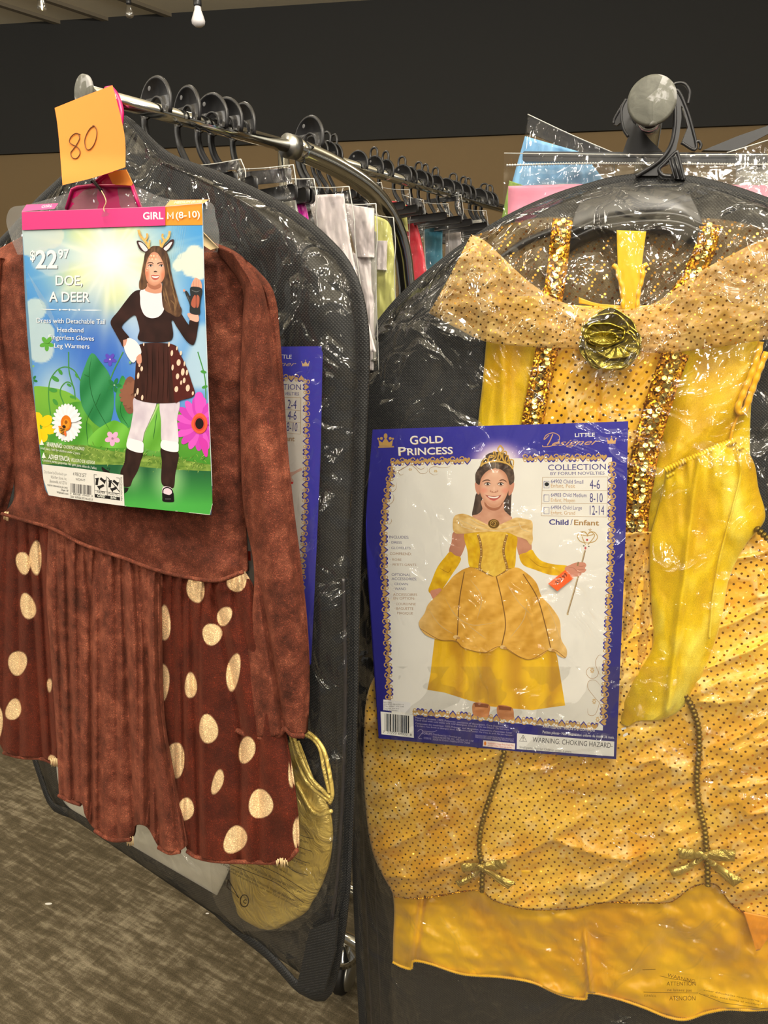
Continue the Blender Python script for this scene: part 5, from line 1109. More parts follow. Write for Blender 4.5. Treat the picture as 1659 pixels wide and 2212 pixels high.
# wand
A.stroke([(1320, 770), (1290, 930), (1262, 1060), (1232, 1200)][:2], 0.1, GOLD)
A.stroke([(1338, 798), (1320, 870), (1270, 1050), (1232, 1178)], 10, (150, 126, 92)); A.stroke([(1336, 798), (1318, 870), (1268, 1050), (1230, 1178)], 3.5, (206, 186, 150))
for q in ([(1352, 755), (1310, 745), (1292, 715), (1310, 690), (1340, 690), (1355, 715)], [(1352, 755), (1395, 745), (1412, 718), (1395, 692), (1365, 690), (1350, 715)], [(1340, 765), (1325, 730), (1315, 700), (1330, 688), (1350, 700)], [(1355, 765), (1380, 735), (1395, 708), (1375, 690), (1355, 700)], [(1318, 706), (1350, 712), (1388, 704)]): A.stroke(q, 5, (190, 158, 96), 30)
for k in range(5): A.stroke([(1368, 676), (1368+11*math.cos(k*1.257-1.57), 676+11*math.sin(k*1.257-1.57))], 3, (190, 158, 96))
A.ell(1350, 736, 6, 7, (190, 60, 70)); A.ell(1340, 785, 6, 9, (200, 90, 96)); A.ell(1330, 772, 5, 3, (30, 60, 34)); A.ell(1360, 775, 5, 3, (30, 60, 34)); A.ell(1234, 1180, 6, 6, (190, 170, 130))
A.poly([(1216, 905), (1250, 885), (1282, 872), (1318, 870), (1338, 874), (1345, 890), (1336, 906), (1345, 914), (1334, 930), (1318, 934), (1312, 948), (1290, 955), (1240, 950)], (206, 142, 120), 60)
for q in ([(1290, 892), (1318, 894), (1338, 890)], [(1292, 912), (1320, 914), (1334, 910)], [(1292, 932), (1316, 932)], [(1240, 900), (1270, 905), (1290, 925)]): A.stroke(q, 2.4, (156, 96, 80), 12, taper=.3)
A.stroke([(1298, 868), (1292, 892)], 9, (150, 126, 92)) 
# skirts
A.frame()
A.poly([(940, 1370), (934, 1420), (930, 1455), (923, 1490), (960, 1496), (1010, 1512), (1060, 1526), (1100, 1530), (1150, 1534), (1190, 1528), (1221, 1524), (1212, 1470), (1204, 1420), (1190, 1380), (1060, 1370)],
       lambda x, y: np.array([222, 172, 40])+(np.array([20, 22, 0])*(np.sin(x/11+fbm(x/30, y/80, 4)*6))[:, None])-np.clip((1440-y)/60, 0, 1)[:, None]*14)
A.poly([(1018, 1226), (985, 1240), (965, 1262), (945, 1285), (925, 1305), (917, 1325), (905, 1343), (908, 1358), (922, 1373), (950, 1382), (985, 1384), (1000, 1398), (1030, 1407), (1060, 1408), (1082, 1397), (1110, 1412), (1140, 1424), (1165, 1420), (1190, 1402), (1205, 1415), (1222, 1421), (1224, 1402), (1212, 1380), (1209, 1340), (1190, 1310), (1170, 1288), (1158, 1258), (1135, 1236), (1110, 1226), (1068, 1246)],
       lambda x, y: np.array([212, 158, 58])+(np.array([26, 28, 30])*np.clip((fbm((x+y)/14, (x-y)/34, 6)-.35)*2.4, -.5, 1)[:, None])+np.clip((np.abs(x-1066)-100)/60, 0, 1)[:, None]*np.array([6, 20, 52]), 160, sub=12)
for q in ([(1003, 1235), (992, 1300), (988, 1370), (985, 1384)], [(1072, 1245), (1085, 1300), (1092, 1350), (1084, 1394)], [(1130, 1240), (1160, 1290), (1178, 1350), (1190, 1402)]): A.stroke(q, 2.2, (128, 88, 40), 40)
A.stroke([(908, 1358), (950, 1382), (985, 1385), (1000, 1399), (1045, 1410), (1083, 1397), (1140, 1425), (1190, 1403), (1222, 1421)], 1.2, (150, 104, 50), 80)
for q in ([(1015, 1250), (1040, 1290), (1030, 1340)], [(960, 1290), (985, 1330), (1020, 1350), (1070, 1345)], [(1095, 1260), (1120, 1300), (1150, 1330)], [(1100, 1380), (1130, 1340), (1140, 1300)], [(1010, 1350), (1050, 1380)], [(1180, 1300), (1200, 1350), (1215, 1400)], [(925, 1315), (950, 1350), (980, 1370)]): A.stroke(q, 2.0, (240, 206, 140), 30, .55, .6)
for cx, cy in ((985, 1376), (1086, 1398), (1190, 1403)): A.ell(cx, cy, 6, 4, (226, 190, 130)); A.ell(cx+5, cy+2, 4, 3, (186, 140, 80))
for q in ([(1024, 1518), (1056, 1522), (1057, 1540), (1053, 1549), (1030, 1547), (1021, 1540)], [(1076, 1524), (1105, 1528), (1110, 1545), (1106, 1554), (1084, 1553), (1075, 1546)]): A.poly(q, noisecol((176, 110, 66), (202, 138, 92), 14, 8, 31), 40)
for q in ([(1024, 1518), (1056, 1522), (1054, 1529), (1026, 1527)], [(1076, 1524), (1105, 1528), (1104, 1535), (1078, 1533)]): A.poly(q, (128, 72, 46))
# lettering
Wt = (238, 236, 228)
A.text('G', (886, 960), (903, 959), 19, Wt, bold=.01, shadow=((1, 1), GOLD, .9), serif=True); A.text('OLD', (906, 958), (957, 956), 15.5, Wt, bold=.012, serif=True, shadow=((1, 1), GOLD, .9))
A.text('P', (861, 984), (877, 983), 19, Wt, bold=.01, serif=True, shadow=((1, 1), GOLD, .9)); A.text('RINCESS', (880, 983), (978, 980), 15.5, Wt, bold=.012, serif=True, shadow=((1, 1), GOLD, .9))
def crown_icon(cx, cy, s, col):
    A.poly([(cx-13*s, cy+9*s), (cx-15*s, cy-4*s), (cx-7*s, cy+2*s), (cx, cy-9*s), (cx+7*s, cy+2*s), (cx+15*s, cy-4*s), (cx+13*s, cy+9*s)], col)
    for dx, dy in ((-15, -6), (0, -12), (15, -6)): A.ell(cx+dx*s, cy+dy*s, 2.2*s, 2.2*s, col, n=12)
    A.stroke([(cx-13*s, cy+10.5*s), (cx+13*s, cy+10.5*s)], 2*s, col)
crown_icon(1321, 951, .66, (210, 168, 110))
crown_icon(833, 954, 1.05, GOLD); A.ell(833, 942, 4, 6, GOLD); A.ell(824, 947, 3.2, 3.2, GOLD); A.ell(843, 947, 3.2, 3.2, GOLD); A.stroke([(817, 966), (851, 965)], 3, GOLD)
A.text('LITTLE', (1242, 944), (1285, 943), 8.5, Wt, bold=.01, serif=True)
A.text('esigner', (1192, 963), (1296, 960), 13, (206, 162, 112), italic=.55)
A.stroke([(1186, 940), (1175, 950), (1180, 940), (1195, 935), (1208, 942), (1206, 954), (1192, 963), (1174, 965), (1172, 962)], 1.6, (206, 162, 112), 50); A.stroke([(1194, 938), (1188, 952), (1182, 962)], 2.2, (206, 162, 112), 12)
NB = (70, 68, 140)
A.text('COLLECTION', (1184, 1016), (1310, 1014), 13, NB, serif=True, bold=.004); A.text('BY FORUM NOVELTIES', (1189, 1026), (1306, 1025), 6.6, NB, serif=True)
LG = (180, 150, 110)
for q in ([(1172, 1031), (1313, 1030)], [(1171, 1060), (1312, 1060)], [(1170, 1087), (1312, 1088)], [(1169, 1114), (1311, 1117)], [(1172, 1031), (1169, 1114)], [(1313, 1030), (1311, 1117)]): A.stroke(q, .9, LG)
for y_, n_, b_, e_, sz in ((1044, '64902 Child Small', 1052, 'Enfant, Petit', '4-6'), (1073, '64903 Child Medium', 1083, 'Enfant, Moyen', '8-10'), (1100, '64904 Child Large', 1110, 'Enfant, Grand', '12-14')):
    x1 = {'4-6': 1260, '8-10': 1267, '12-14': 1257}[sz]
    A.text(n_, (1190, y_), (x1, y_+1), 8.8, NB); A.text(e_, (1190, b_+1), (1242, b_+2), 8.5, (196, 156, 100))
    A.text(sz, (1274, y_+12), ({'4-6': 1296, '8-10': 1302, '12-14': 1305}[sz], y_+12), 21, (60, 58, 130))
    A.stroke([(1175, y_-4), (1186, y_-4), (1186, y_+10), (1175, y_+10)], 1.1, NB, closed=True)
A.ell(1181, 1046, 4.6, 4.4, (30, 34, 40))
A.text('Child', (1186, 1133), (1228, 1134), 12, (50, 48, 130), bold=.02, serif=True); A.text('/', (1232, 1134), (1237, 1134), 13, (60, 58, 120)); A.text('Enfant', (1240, 1134), (1294, 1135), 12, (170, 134, 84), bold=.02, serif=True)
N3 = (84, 86, 130); B3 = (166, 132, 98)
for t_, x0, x1, y_, h_, c_ in (('INCLUDES:', 841, 883, 1163, 6.2, N3), ('\u00b7 DRESS', 841, 868, 1174, 5.4, N3), ('\u00b7 GLOVELETS', 841, 887, 1186, 5.4, N3), ('COMPREND:', 842, 889, 1199, 6.2, B3), ('\u00b7 ROBE', 843, 867, 1211, 5.2, B3), ('\u00b7 PETITS GANTS', 844, 899, 1222, 5.2, B3),
                               ('OPTIONAL', 846, 887, 1244, 6, N3), ('ACCESSORIES:', 846, 900, 1253, 6, N3), ('\u00b7 CROWN', 848, 881, 1264, 5.6, N3), ('\u00b7 WAND', 849, 877, 1274, 5.6, N3), ('ACCESSOIRES', 849, 901, 1287, 6, B3), ('EN OPTION:', 850, 896, 1295, 6, B3), ('\u00b7 COURONNE', 851, 898, 1307, 5.6, B3), ('\u00b7 BAGUETTE', 852, 893, 1317, 5.6, B3), ('MAGIQUE', 858, 892, 1327, 5.6, B3)):
    A.text(t_, (x0, y_), (x1, y_+.6), h_, c_)
# bottom block
A.poly([(828, 1511), (884, 1517), (887, 1520), (885, 1541), (828, 1534)], (226, 226, 228))
for k, t_ in enumerate(['64-91492', 'ASSORTED PRINCESS 4-6', 'PO#: 458567  STY 6100', 'Prod Date  JUN 2017', 'MADE IN TAIWAN']): A.text(t_, (829, 1518+k*4.3), (842+[4, 30, 30, 20, 16][k], 1519+k*4.4), 2.8, (60, 60, 66))
A.poly([(822, 1537), (893, 1544), (894, 1594), (824, 1586)], (236, 236, 232))
r_ = random.Random(3); x = 831.0
while x < 884:
    w_ = r_.choice([.8, 1.2, 1.9, 2.6]); y0 = 1541+(x-831)*.1
    A.poly([(x, y0), (x+w_, y0+.1), (x+w_, y0+38), (x, y0+38)], r_.choice([(24, 24, 28), (24, 24, 28), (60, 70, 80)])); x += w_+r_.choice([.7, 1.0, 1.6])
A.text('7  21773 64902  8', (827, 1583), (889, 1590), 5, (50, 50, 54))
LV = (168, 160, 196)
for t_, x0, y0, x1, y1, h_ in (('Material Content: 100% Polyester, exclusive of decoration. Care Instructions:', 897, 1552, 1097, 1573, 4.4), ('Hand wash with cold water and mild detergent. Line dry. Do not bleach. Do not iron.', 897, 1557, 1100, 1578, 4.0), ('Composant des mat\u00e9riaux: 100% Polyester sauf d\u00e9coration. Instructions d\u2019entretien: Laver', 897, 1564, 1106, 1585, 4.0), ('\u00e0 la main \u00e0 l\u2019eau froide et d\u00e9tergent doux. Suspendre pour s\u00e9cher. Pas d\u2019eau de javel. Ne pas repasser.', 897, 1569, 1108, 1590, 3.4),
                               ('FORUM', 912, 1586, 932, 1588, 5), ('\u00a92015', 915, 1596, 931, 1598, 4.4), ('Distributed by / Distribu\u00e9 par', 935, 1588, 996, 1595, 4), ('FORUM NOVELTIES, INC.  MELVILLE, NY 11747', 935, 1594, 1023, 1603, 4), ('MADE IN CHINA /FABRIQU\u00c9 EN CHINE', 935, 1599, 1015, 1607, 4), ('PHOTOS MAY VARY FROM ACTUAL PRODUCT.', 1027, 1590, 1111, 1599, 3.6), ('PHOTOS PEUVENT VARIER DE PRODUIT REEL.', 1027, 1594, 1111, 1603, 3.6)):
    A.text(t_, (x0, y0), (x1, y1), h_, LV)
A.stroke([(902, 1580), (908, 1576), (914, 1580), (908, 1588), (904, 1594), (912, 1596)], .9, LV, 30); A.stroke([(912, 1579), (934, 1581), (944, 1578)], .8, LV, 20)
A.poly([(1044, 1599), (1113, 1606), (1112, 1619), (1043, 1612)], (236, 222, 218)); A.text('WARNING! Keep Away From Fire.', (1053, 1607), (1110, 1612), 4, (206, 70, 60)); A.text('ATTENTION! Tenir loin du feu.', (1053, 1612), (1106, 1617), 4, (206, 70, 60)); A.ell(1048, 1606, 2.6, 4.6, (226, 130, 40))
A.text('AVERTISSEMENT! RISQUE D\u2019ETOUFFEMENT', (1172, 1572), (1286, 1581), 7, (232, 232, 236)); A.text('Petites pi\u00e8ces\u2013 Non destin\u00e9 aux enfants de moins 36 mois.', (1172, 1584), (1327, 1596), 6.4, (232, 232, 236))
A.poly([(1117, 1584), (1327, 1602), (1326, 1634), (1116, 1618)], (228, 228, 226))
A.stroke([(1130, 1588), (1138, 1602), (1122, 1601)], 1.2, (50, 50, 54), closed=True); A.stroke([(1130, 1592), (1130, 1597)], 1.4, (50, 50, 54)); A.ell(1130, 1599, .9, .9, (50, 50, 54))
A.text('WARNING: CHOKING HAZARD-', (1150, 1603), (1323, 1616), 11.5, (70, 70, 74)); A.text('Small parts. Not for Children under 3 years.', (1122, 1616), (1235, 1626), 5.2, (100, 100, 104))
A.build(card, M['print'])
# price sticker
ps = thing('price_sticker', 'tilted orange price sticker reading $59.99 on the large blue-bordered card', 'price sticker', RB.P(1210, 1277))
S = Art(RB, OC+.0034, pcurve); OR = (255, 104, 48)
S.poly([(1221, 1231), (1239, 1249), (1204, 1277), (1184, 1261)], OR)
S.text('$59.99', (1203, 1263), (1226, 1243), 8, (70, 20, 10), bold=.02)
S.build(ps, M['matte_print'], 'sticker_face')
# ------------------------------------------------------------------ card 2: doe
LC = Plane(-.33, .87, 62)
def dcurve(x, y): x = np.asarray(x, float); y = np.asarray(y, float); return .004*np.sin((x-47)/408*PI) + .006*sm((y-1020)/110)*sm((x-360)/100)*-.4
OD = .052
dc = thing('costume_card', 'glossy deer costume card with pink header and girl in antlers, on the brown dress', 'package card', LC.P(280, 1095))
board = [[(47, 458), (200, 452), (357, 446), (438, 440)], [(52, 600), (441, 600)], [(62, 760), (447, 760)], [(78, 900), (452, 900)], [(91, 1015), (456, 1015)], [(98, 1058), (458, 1070)], [(105, 1070), (270, 1093), (380, 1104), (456, 1112)]]
shell('board', board, LC, OD-.0012, lambda u, v, x, y: dcurve(x, y), simple('card_board_blue', (120, 170, 210), .35), dc, 30, 44, .0010)
D = Art(LC, OD, dcurve)
OUT = cr([(48, 497), (52, 600), (62, 760), (78, 900), (96, 1050), (105, 1070), (180, 1082), (270, 1093), (380, 1104), (453, 1112), (459, 1086), (458, 1050), (452, 900), (446, 740), (441, 600), (438, 487), (357, 487), (200, 492)], 8)
OUT = [(48, 497), (52, 600), (62, 760), (78, 900), (92, 1020), (97, 1060), (105, 1070), (180, 1082), (270, 1093), (380, 1104), (453, 1112), (459, 1086), (458, 1050), (452, 900), (446, 740), (441, 600), (438, 486), (357, 487), (200, 492)]
D.clip = [((438, 486), (459, 1088)), ((459, 1086), (453, 1113)), ((453, 1112), (270, 1093.5)), ((270, 1093.5), (105, 1070.5)), ((105, 1070), (92, 1030)), ((92, 1020), (78, 900)), ((78, 900), (48, 497)), ((46, 442), (470, 425))]
def sky(x, y):
    sx, sy = 238., 560.; d = np.hypot((x-sx)/1.0, (y-sy)/.95); g = np.exp(-(d/95)**2)[:, None]; g2 = np.exp(-(d/150)**4)[:, None]
    ang = np.arctan2(y-sy, x-sx); ry = np.clip(np.cos(ang*7+1.0), 0, 1)[:, None]**10*np.exp(-(d/140)**2)[:, None]
    t = np.clip((y-500)/450, 0, 1)[:, None]
    b = np.array([70, 150, 215])*(1-t)+np.array([74, 128, 208])*t
    b = b*(1-.55*np.clip((x-300)/160, 0, 1)[:, None]*t)+np.array([170, 205, 220])*.55*np.clip((x-300)/160, 0, 1)[:, None]*t
    deep = np.exp(-(((x-215)/95)**2+((y-745)/110)**2))[:, None]; b = b*(1-deep*.75)+np.array([52, 92, 190])*deep*.75
    yel = np.exp(-(((d-78)/38)**2))[:, None]*np.clip(np.cos(ang*5-.6)*.6+.5, 0, 1)[:, None]
    b = b*(1-g2*.62)+np.array([206, 218, 196])*g2*.62; b = b*(1-yel*.6)+np.array([206, 214, 80])*yel*.6
    b = b*(1-g)+np.array([240, 242, 226])*g; b = b*(1-ry*.7)+np.array([244, 244, 224])*ry*.7
    w_ = np.exp(-(((x-120)/50)**2+((y-850)/70)**2))[:, None]; b = b*(1-w_*.7)+np.array([214, 228, 220])*w_*.7
    return b
CL = np.array((222, 224, 208.))
def softcirc(x, y, cs, e=2.5):
    m = 0*x
    for cx, cy, r in cs: m = np.maximum(m, sm((r-np.hypot(x-cx, y-cy))/e+.5))
    return m
def sky2(x, y):
    b = sky(x, y)
    for k in range(16):
        a = k*2*PI/16+.2+.13*math.sin(k*5); da = np.abs((np.arctan2(y-560, x-238)-a+PI) % (2*PI)-PI); d = np.hypot(x-238, y-560)
        m = (.55*sm(1-da*d/(6+0*d))*np.exp(-d/(80+30*math.sin(k*3))))[:, None]; b = b*(1-m)+np.array([248, 249, 236])*m
    for cs, col, al in (([(70, 512, 42), (108, 508, 30), (52, 500, 44)], (214, 218, 204), .75), ([(92, 560, 26), (122, 548, 22), (134, 572, 16), (110, 570, 26)], (196, 208, 214), .5), ([(386, 573, 13), (400, 565, 20), (420, 548, 19), (436, 560, 24), (412, 580, 18), (430, 582, 22)], (214, 222, 210), .95),
                        ([(76, 668, 24), (66, 700, 20), (92, 720, 26), (70, 740, 30), (88, 756, 28)], (208, 220, 210), .75)):
        m = (softcirc(x, y, cs)*al)[:, None]; b = b*(1-m)+np.array(col, float)*m
    m = (softcirc(x, y, [(238, 560, 30)], 40)*.95)[:, None]; b = b*(1-m)+np.array([253, 253, 247])*m
    m = (.55*np.exp(-(((x-331)/75)**2+((y-690)/110)**2)**2))[:, None]; b = b*(1-m)+np.array([228, 238, 246])*m
    m = (.6*sm((x-400+(y-740)*.4)/26)*sm((y-690)/20)*sm((850-y)/20))[:, None]; b = b*(1-m)+np.array([214, 228, 228])*m
    return b
D.poly(OUT, sky2, sub=3.5)
for k in range(9): D.stroke([(60+k*4, 590+k*9), (105+k*4, 660+k*9)], .7, (190, 214, 224), a=.45)
for k in range(7): D.stroke([(372+k*5, 486), (380+k*4-14, 560)], .7, (170, 208, 236), a=.4)
# meadow
D.frame(30, 760, 3.687)
G1 = (96, 164, 50); G2 = (58, 140, 56)
D.poly([(140, 285), (300, 285), (450, 330), (560, 420), (720, 600), (900, 600), (1100, 430), (1280, 420), (1500, 600), (1555, 640), (1580, 1000), (880, 900), (230, 900), (205, 740), (160, 430)], lambda x, y: np.array([118, 176, 60])*(1-np.clip((y-860)/140, 0, 1))[:, None]+np.array([70, 140, 48])*np.clip((y-860)/140, 0, 1)[:, None], 120, sub=6, over=[(1110, 560, 230, 330, (222, 238, 200), .6, .1)])
for pts, c in (([(575, 540), (690, 400), (665, 402), (480, 400), (350, 460), (270, 560), (300, 720), (600, 740), (620, 600)], (86, 158, 58)), ([(620, 10), (560, 130), (525, 260), (540, 420), (610, 540), (700, 610), (750, 605), (790, 480), (795, 330), (760, 180), (690, 80)], (48, 130, 78)),
               ([(860, 190), (815, 320), (810, 450), (850, 560), (915, 605), (960, 520), (940, 330), (900, 240)], (56, 140, 70)), ([(1170, 420), (1110, 520), (1050, 640), (1040, 760), (1180, 780), (1200, 600)], (104, 170, 64)), ([(820, 550), (760, 560), (640, 640), (600, 740), (900, 760), (915, 620)], (104, 176, 60))):
    D.poly(pts, (lambda c_: (lambda x, y: np.array(c_)+12*np.sin(x/9+y/14)[:, None]))(c), 60)
for q in ([(618, 40), (600, 200), (640, 400), (765, 630)], [(600, 200), (560, 180)], [(650, 430), (690, 330)], [(870, 330), (850, 480), (915, 600)], [(640, 420), (580, 560), (590, 740)], [(1140, 480), (1110, 700)]): D.stroke(q, 5, (36, 104, 52), 30, .8, .3)
for q in ([(300, 560), (278, 380), (285, 240), (340, 150), (410, 120), (480, 150), (530, 230)], [(400, 420), (368, 330), (385, 270), (430, 240), (475, 280), (490, 380)], [(435, 0), (440, 160), (480, 300)], [(1465, 0), (1520, 200), (1530, 380)], [(870, 0), (800, 140), (760, 240)]): D.stroke(q, 9, (70, 140, 62), 50)
for cx, cy, r, a in ((330, 215, 34, .6), (312, 305, 34, .2), (370, 160, 26, 1), (440, 265, 20, .5), (465, 360, 22, .3), (500, 190, 20, 1), (1510, 160, 24, .2), (1520, 280, 24, -.3), (330, 400, 30, .9)): D.ell(cx, cy, r, r*.5, (70, 146, 62), a)
def flower(cx, cy, r, n, col, w=.32, cen=None, rot=0.0, sq=1.0, ps=10):
    for k in range(n):
        a = rot+k*2*PI/n; D.ell(cx+math.cos(a)*r*.58, cy+math.sin(a)*r*.58*sq, r*.46, r*w, col if not isinstance(col, list) else col[k % len(col)], a, n=ps)
    if cen: D.ell(cx, cy, r*cen[0], r*cen[0]*sq, cen[1])
flower(765, 60, 52, 5, (92, 72, 188), .3, (.14, (190, 190, 230)), .3); flower(800, 265, 58, 5, (40, 120, 64), .26, (.12, (150, 190, 130)), .1); flower(785, 690, 60, 5, (236, 170, 210), .34, (.14, (160, 120, 150)), .35); flower(150, 225, 40, 5, (40, 120, 60), .26, None, .3)
D.ell(925, 345, 60, 150, (128, 84, 66), .0); flower(950, 345, 110, 16, (140, 92, 72), .22)
flower(210, 600, 120, 6, (240, 202, 20), .34, None, .25); D.poly([(160, 440), (140, 620), (205, 740), (225, 700), (200, 560)], (240, 206, 24))
for k in range(26): a = k*2*PI/26; D.ell(422+math.cos(a)*72, 565+math.sin(a)*105, 50, 17, (246, 246, 248) if k % 2 else (228, 230, 238), math.atan2(math.sin(a)*1.3, math.cos(a)), n=12)
D.ell(415, 567, 42, 62, (216, 118, 24)); D.ell(418, 575, 26, 38, (232, 150, 40)); D.ell(415, 560, 12, 15, (150, 84, 24))
D.ell(385, 625, 26, 38, (240, 170, 50), -.5)
for k in range(4): D.stroke([(366+k*3, 610+k*13), (408+k*3, 622+k*13)], 7, (34, 24, 20))
D.ell(398, 598, 15, 14, (40, 26, 20)); D.ell(372, 600, 20, 9, (240, 140, 50), .3); D.ell(408, 650, 9, 22, (230, 110, 50), -.2)
# grass row and lower green
D.poly([(245, 740), (540, 740), (700, 780), (880, 800), (1100, 830), (1400, 870), (1570, 900), (1580, 950), (1200, 940), (880, 930), (230, 900)], noisecol((74, 112, 40), (150, 176, 84), 5, 4, 41), 0)
D.poly([(225, 895), (860, 900), (1000, 915), (1300, 940), (1578, 950), (1585, 1200), (1560, 1300), (1000, 1250), (240, 1110)], lambda x, y: np.array([36, 92, 56])*(1-np.clip((y-1015)/75, 0, 1))[:, None]+np.array([74, 168, 74])*np.clip((y-1015)/75, 0, 1)[:, None], sub=6, over=[(1235, 1010, 190, 260, (170, 214, 150), .75, .1), (940, 980, 130, 180, (150, 196, 130), .6, .1)])
gr = random.Random(5)
for k in range(330):
    x = gr.uniform(240, 1575); y = 775+(x-240)*.105+gr.gauss(0, 34); a = gr.uniform(-.9, .9); L_ = gr.uniform(20, 46)
    D.stroke([(x, y), (x+math.sin(a)*L_*.6, y-math.cos(a)*L_*.5), (x+math.sin(a)*L_*1.2, y-math.cos(a)*L_*.6)], 5, gr.choice([(126, 158, 66), (92, 134, 50), (170, 190, 104), (60, 96, 36), (148, 176, 84)]), taper=.6)
flower(1475, 575, 195, 17, [(200, 66, 182), (216, 86, 196)], .17, (.32, (230, 96, 60)), .1, 1.12, 16)
D.poly([(1440, 350), (1480, 318), (1510, 360), (1500, 480), (1450, 480)], (214, 84, 194), 30); D.poly([(1490, 680), (1540, 720), (1545, 820), (1520, 830), (1470, 700)], (204, 60, 170), 30)
D.ell(1480, 570, 62, 82, (232, 90, 62)); D.ell(1478, 572, 44, 58, (200, 66, 50)); D.ell(1478, 572, 33, 44, (36, 22, 26))
# figure halo
D.frame(30, 420, 3.687)
# legs
D.frame(30, 760, 3.687)
D.poly([(965, 360), (1130, 390), (1085, 540), (1040, 640), (1010, 740), (905, 730), (930, 600), (950, 480)], noisecol((196, 184, 200), (222, 214, 224), 14, 30, 43), 60)
D.poly([(1170, 390), (1315, 390), (1300, 540), (1308, 640), (1300, 740), (1185, 730), (1172, 560)], noisecol((200, 188, 204), (226, 218, 228), 14, 30, 44), 60)
BK = (40, 26, 24)
D.poly([(905, 760), (1022, 800), (1010, 870), (985, 950), (945, 1020), (925, 1070), (880, 1075), (862, 1020), (848, 960), (880, 880)], noisecol((34, 22, 20), (58, 38, 34), 10, 26, 45), 60)
D.poly([(1175, 760), (1306, 800), (1300, 900), (1285, 980), (1278, 1060), (1262, 1086), (1195, 1070), (1172, 1020), (1178, 880)], noisecol((34, 22, 20), (58, 38, 34), 10, 26, 46), 60)
D.poly([(912, 692), (970, 700), (1028, 722), (1032, 770), (1022, 804), (950, 792), (898, 758)], (236, 232, 238), 40); D.poly([(1180, 706), (1250, 712), (1306, 724), (1312, 770), (1302, 796), (1230, 792), (1172, 762)], (236, 232, 238), 40)
D.poly([(1190, 1075), (1255, 1085), (1262, 1140), (1186, 1140)], (224, 202, 216), 30); D.poly([(1182, 1120), (1200, 1130), (1240, 1140), (1268, 1120), (1275, 1170), (1268, 1196), (1190, 1192), (1182, 1160)], (24, 20, 22), 40); D.stroke([(1186, 1130), (1190, 1095), (1222, 1080), (1256, 1098), (1266, 1130)], 9, (24, 20, 22), 30)
D.poly([(880, 1080), (915, 1085), (905, 1110), (880, 1130)], (26, 20, 22)); D.poly([(700, 915), (730, 935), (765, 960), (745, 972), (705, 945)], (30, 24, 22), 20); D.stroke([(740, 930), (765, 925), (755, 950)], 4, (30, 24, 22), 12)
D.stroke([(1205, 1172), (1250, 1172)], 3, (120, 120, 124))
# skirt of the figure
D.poly([(1005, -60), (1265, -60), (1320, 20), (1370, 110), (1415, 240), (1437, 345), (1330, 385), (1280, 405), (1120, 408), (1010, 390), (955, 350), (965, 200), (975, 60)], noisecol((46, 26, 22), (74, 40, 34), 5, 60, 47), 90)
D.poly([(1240, -50), (1300, -20), (1370, 110), (1415, 240), (1437, 345), (1330, 385), (1282, 400), (1262, 200)], (94, 40, 36), 50, .75)
for cx, cy, rx, ry in ((1312, 85, 16, 26), (1258, 10, 10, 24), (1264, 125, 9, 24), (1345, 160, 14, 30), (1378, 165, 9, 22), (1303, 195, 13, 24), (1356, 228, 11, 22), (1332, 245, 8, 18), (1294, 297, 15, 24), (1385, 288, 16, 28), (1425, 330, 8, 16), (1330, 10, 9, 18), (1358, 95, 6, 20), (1298, -28, 6, 16), (1235, -60, 7, 20), (1018, 135, 10, 20), (990, 190, 9, 26), (985, 315, 9, 28), (1022, 365, 9, 22), (1000, 105, 8, 16), (966, 345, 5, 14), (1034, -60, 5, 14)): D.ell(cx, cy, rx, ry, (236, 200, 176), .1, n=14)
for x in (1060, 1100, 1150, 1190, 1225): D.stroke([(x, -40), (x+4, 180), (x-6, 400)], 4, (32, 18, 16), 20, .7, .3)
# torso, arms
D.frame(30, 420, 3.687)
D.poly([(1010, 760), (950, 780), (890, 850), (830, 930), (780, 990), (770, 1030), (800, 1090), (850, 1180), (870, 1216), (905, 1170), (920, 1140), (880, 1090), (858, 1050), (900, 1000), (960, 960), (985, 1010), (1000, 1080), (1003, 1165), (1250, 1160), (1255, 1000), (1300, 1060), (1360, 1150), (1400, 1190), (1430, 1196), (1450, 1150), (1462, 1080), (1470, 1000), (1430, 1010), (1405, 990), (1395, 1020), (1390, 1035), (1340, 960), (1290, 880), (1240, 800), (1190, 770)], noisecol((38, 24, 22), (60, 36, 32), 20, 26, 48), 160)
D.poly([(1020, 757), (1185, 770), (1196, 880), (1190, 930), (1150, 975), (1090, 985), (1040, 960), (1012, 900), (1006, 830)], (232, 222, 232), 60)
D.poly([(1385, 945), (1465, 960), (1470, 1012), (1430, 1010), (1395, 985)], (218, 164, 148), 20); D.poly([(1400, 962), (1470, 958), (1468, 1010), (1400, 1000)], (222, 172, 154))
D.poly([(905, 1146), (960, 1160), (1000, 1205), (1015, 1260), (990, 1290), (950, 1340), (900, 1280), (878, 1210)], (236, 232, 236), 40); D.poly([(870, 1160), (905, 1150), (890, 1200), (872, 1215)], (206, 150, 130))
D.poly([(975, 1300), (1010, 1270), (1018, 1330), (1005, 1350), (985, 1345)], (206, 146, 124), 20)
